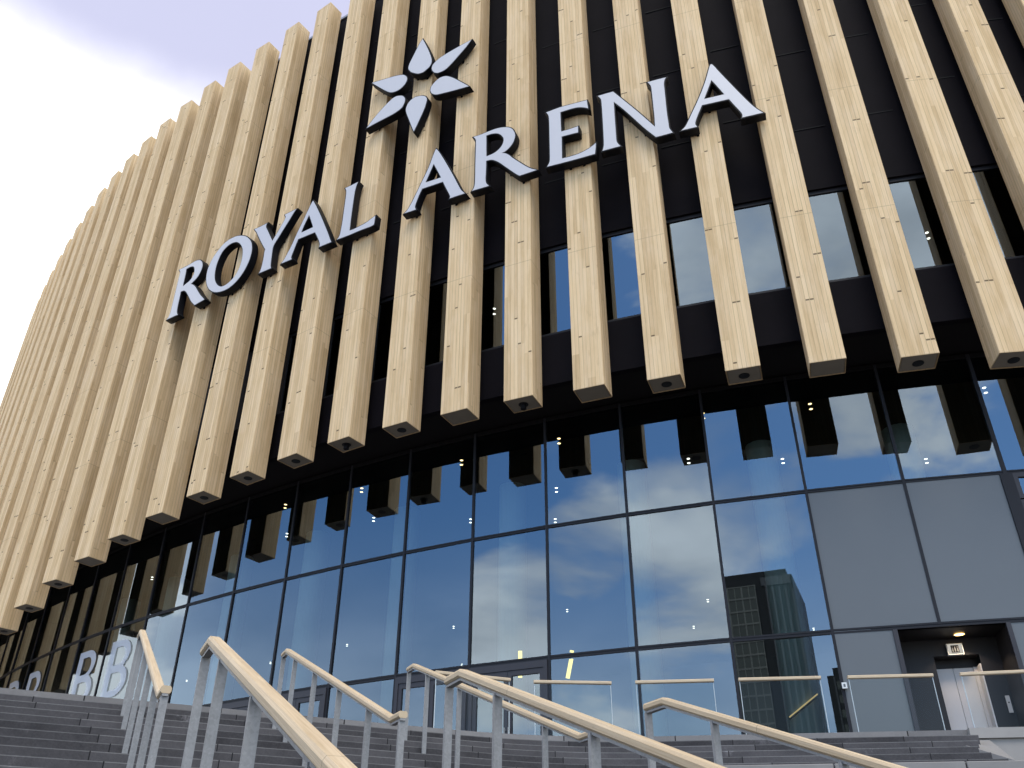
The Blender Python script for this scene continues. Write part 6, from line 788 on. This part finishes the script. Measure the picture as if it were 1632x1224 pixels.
# ------------------------------------------------------------------ handrails
def tread_z(q):
    """height of the steps under plan point q on the left, straight part"""
    c = q.dot(hv) - HA
    if c < 0: return DECK
    if c < LAND0: return DECK - RIS*(math.floor(c/TRD) + 1)
    if c < LAND1: return DECK - RIS*NUP
    return max(0.0, DECK - RIS*(NUP + math.floor((c - LAND1)/TRD) + 1))
SL = .362
WPROF = [(-.028, -.03), (.028, -.03), (.042, -.016), (.042, .014), (.030, .030), (-.030, .030), (-.042, .014), (-.042, -.016)]
def handrail(top, ztop, length, ext0, ext1, posts, label):
    top = Vector(top); root = empty('handrail', (top.x, top.y, tread_z(top))); tag(root, label, 'handrail', 'wood-topped handrails on the stairs'); o = Vector(root.location)
    def P(s, dz=0.0):
        q = top + hv*s; z = ztop - SL*min(max(s, 0), length) + dz; return Vector((q.x, q.y, z)) - o
    path = [P(-ext0), P(0), P(length), P(length + ext1)]
    bm = bmesh.new(); sweep(bm, [p + Vector((0, 0, -.02)) for p in path], WPROF); obj('wooden_rail', bm, M['rail_wood'], root)
    bm = bmesh.new(); sweep(bm, [p + Vector((0, 0, -.062)) for p in path], [(-.024, -.009), (.024, -.009), (.024, .010), (-.024, .010)]); obj('steel_flat', bm, M['steel'], root)
    for s in posts:
        q = top + hv*s; zb = tread_z(q) - o.z; pt_ = P(s, -.066); bm = bmesh.new(); n = 2
        d = .015; w2 = .030
        c = [Vector((q.x, q.y, 0)) - Vector((o.x, o.y, 0)) + Vector((tv.x*a + hv.x*b, tv.y*a + hv.y*b, 0)) for a, b in ((-w2, -d), (w2, -d), (w2, d), (-w2, d))]
        hexa(bm, [x + Vector((0, 0, zb - .02)) for x in c] + [x + Vector((0, 0, pt_.z + (SL*.0))) for x in c]); obj('steel_post', bm, M['steel'], root)
        bm = bmesh.new(); c2 = Vector((q.x, q.y, 0)) - Vector((o.x, o.y, 0))
        e = [c2 + Vector((tv.x*a + hv.x*b, tv.y*a + hv.y*b, 0)) for a, b in ((-.05, -.04), (.05, -.04), (.05, .04), (-.05, .04))]
        hexa(bm, [x + Vector((0, 0, zb - .01)) for x in e] + [x + Vector((0, 0, zb + .012)) for x in e]); obj('base_plate', bm, M['steel'], root)
ZR = 1.66 + EYE; ZT = 2.115*1.66 + EYE
UP = [-.24, .60, 1.86, 3.12, 4.32, 5.35]
handrail((-5.10, 12.20), ZT, 5.11, .27, .27, UP, 'leftmost handrail, upper flight, falling steeply in view past the white B')
handrail((-3.29, 13.15), ZT, 5.11, .27, .27, UP, 'upper handrail second from the left, in front of the blue panes and closed door')
handrail((-1.50, 13.99), ZT, 5.11, .27, .27, UP, 'upper handrail in front of the middle doors, partly behind a nearer rail')
LOWP = [-.27, .62, 1.88, 3.12, 4.36, 5.45]
handrail((-1.99, 5.94), ZR, 5.2, .31, .30, LOWP, 'nearest handrail, big in the left foreground, lower flight')
handrail((-.36, 6.80), ZR, 5.2, .28, .30, LOWP, 'lower handrail in the middle foreground, running down to the right')
handrail((1.30, 7.73), ZR, 5.2, .28, .30, LOWP, 'rightmost handrail, lower flight, before the tower reflection')

# ------------------------------------------------------------------ glass balustrades on the deck
BAL = [((-1.32, 15.85), (-.03, 16.38)), ((.42, 16.52), (1.82, 16.60)), ((2.27, 16.54), (3.65, 16.38)), ((4.10, 16.31), (5.51, 16.15)), ((6.00, 16.12), (7.43, 15.95)), ((7.90, 15.88), (9.30, 15.58))]
BLAB = ('leftmost glass balustrade, tilted in view, in front of the door', 'second glass balustrade from the left, beside the yellow tubes', 'third glass balustrade from the left, before a thin black mullion', 'glass balustrade in front of the tower reflection', 'glass balustrade in front of the grey panel, left of the lift', 'rightmost glass balustrade, in front of the lift and black recess')
for (a, b), lb in zip(BAL, BLAB):
    a, b = Vector(a), Vector(b); L = (b-a).length; root = empty('glass_balustrade', (a.x, a.y, DECK), math.atan2(b.y-a.y, b.x-a.x)); tag(root, lb, 'balustrade', 'glass balustrades along the deck edge')
    bm = bmesh.new(); bar(bm, (-.01, 0, 1.02), (L+.01, 0, 1.02), .08, .055, Vector((0, 0, 1)), 0, .01); obj('wooden_rail', bm, M['wood'], root)
    bm = bmesh.new()
    bm.faces.new([bm.verts.new(q) for q in ((.012, 0, .02), (L-.012, 0, .02), (L-.012, 0, .99), (.012, 0, .99))])
    me = bpy.data.meshes.new('glass_panel'); bm.to_mesh(me); bm.free(); link('glass_panel', me, M['glass_clear'], root)
    bm = bmesh.new(); box(bm, 0, .010, -.010, .010, 0, .99); box(bm, L-.010, L, -.010, .010, 0, .99); obj('glass_edge', bm, M['glass_edge'], root)
    bm = bmesh.new(); box(bm, -.02, L+.02, -.04, .04, 0, .06); obj('base_shoe', bm, M['steel'], root)
# small lit floor lamp on the deck
fl = empty('floor_lamp', (4.06, 16.62, DECK)); tag(fl, 'tiny warm floor lamp shining at the foot of a glass balustrade', 'lamp')
bm = bmesh.new(); cyl(bm, (0, 0, 0), .06, .08, 16); obj('housing', bm, M['steel'], fl)
bm = bmesh.new(); cyl(bm, (0, 0, .08), .05, .035, 16); obj('lamp', bm, M['warm'], fl)

# ------------------------------------------------------------------ buildings behind the camera, seen in the glass
def block_building(name, x, y, rot, wx, wy, hgt, label, grid):
    root = empty(name, (x, y, 0), rot); tag(root, label, 'building')
    bm = bmesh.new(); box(bm, -wx/2, wx/2, -wy/2, wy/2, 0, hgt); obj('wall', bm, M['tower'], root)
    bm = bmesh.new(); box(bm, -wx/2+1.5, wx/2-1.5, -wy/2+1.5, wy/2-1.5, hgt+.002, hgt+2.2); obj('roof_plant', bm, M['tower'], root)
    return root
TD = 240.0; TS = 1.92
def az_pt(az, d): return Vector((math.sin(R(az))*d, math.cos(R(az))*d))
c = az_pt(199.4, TD) + Vector((5.0, 19.6))
tw = block_building('tower_block', c.x, c.y, R(-12), 26, 29, 84.6, 'dark tower block with a lattice of pale window frames, mirrored in the glass', 1)
# the west part of the north face carries a lattice of windows, the rest dark panels with pale fins
fy = 14.5
for r_ in range(22):
    for c_ in range(3):
        x0 = -8.4 + c_*3.85; z0 = 6.0 + r_*3.5
        bm = bmesh.new(); box(bm, x0, x0+3.5, fy+.01, fy+.10, z0, z0+3.0); f = obj('window_pane', bm, M['tower_glass'], tw)
        bm = bmesh.new()
        for xx in (x0-.18, x0+1.65, x0+3.45): box(bm, xx, xx+.17, fy+.105, fy+.32, z0-.2, z0+3.2)
        for zz_ in (z0-.25, z0+3.0): box(bm, x0-.18, x0+3.69, fy+.325, fy+.40, zz_, zz_+.20)
        obj('window_frame', bm, M['tower_frame'], f)
for i in range(5):
    bm = bmesh.new(); x0 = 5.6 + i*1.7; box(bm, x0, x0+.5, fy+.01, fy+.6, 1, 82.0 - i*.4); obj('facade_fin', bm, M['tower_fin'], tw)
bm = bmesh.new(); box(bm, 4.6, 12.6, fy+.01, fy+.5, 82.1, 84.5); obj('crown_panel', bm, M['tower_fin'], tw)
c = az_pt(191.5, TD) + Vector((5.0, 19.6))
lb = block_building('dark_office', c.x, c.y, R(-10), 31, 27, 59, 'lower dark office block right of the mirrored tower', 1)
for i in range(7):
    bm = bmesh.new(); x0 = -14.0 + i*4.1; box(bm, x0, x0+.4, 13.51, 13.9, 1, 58.5); obj('facade_fin', bm, M['tower_fin'], lb)
for r_ in range(16):
    bm = bmesh.new(); box(bm, -13.4, 13.4, 13.505, 13.58, 3+r_*3.5, 4.9+r_*3.5); obj('window_band', bm, M['tower_glass'], lb)
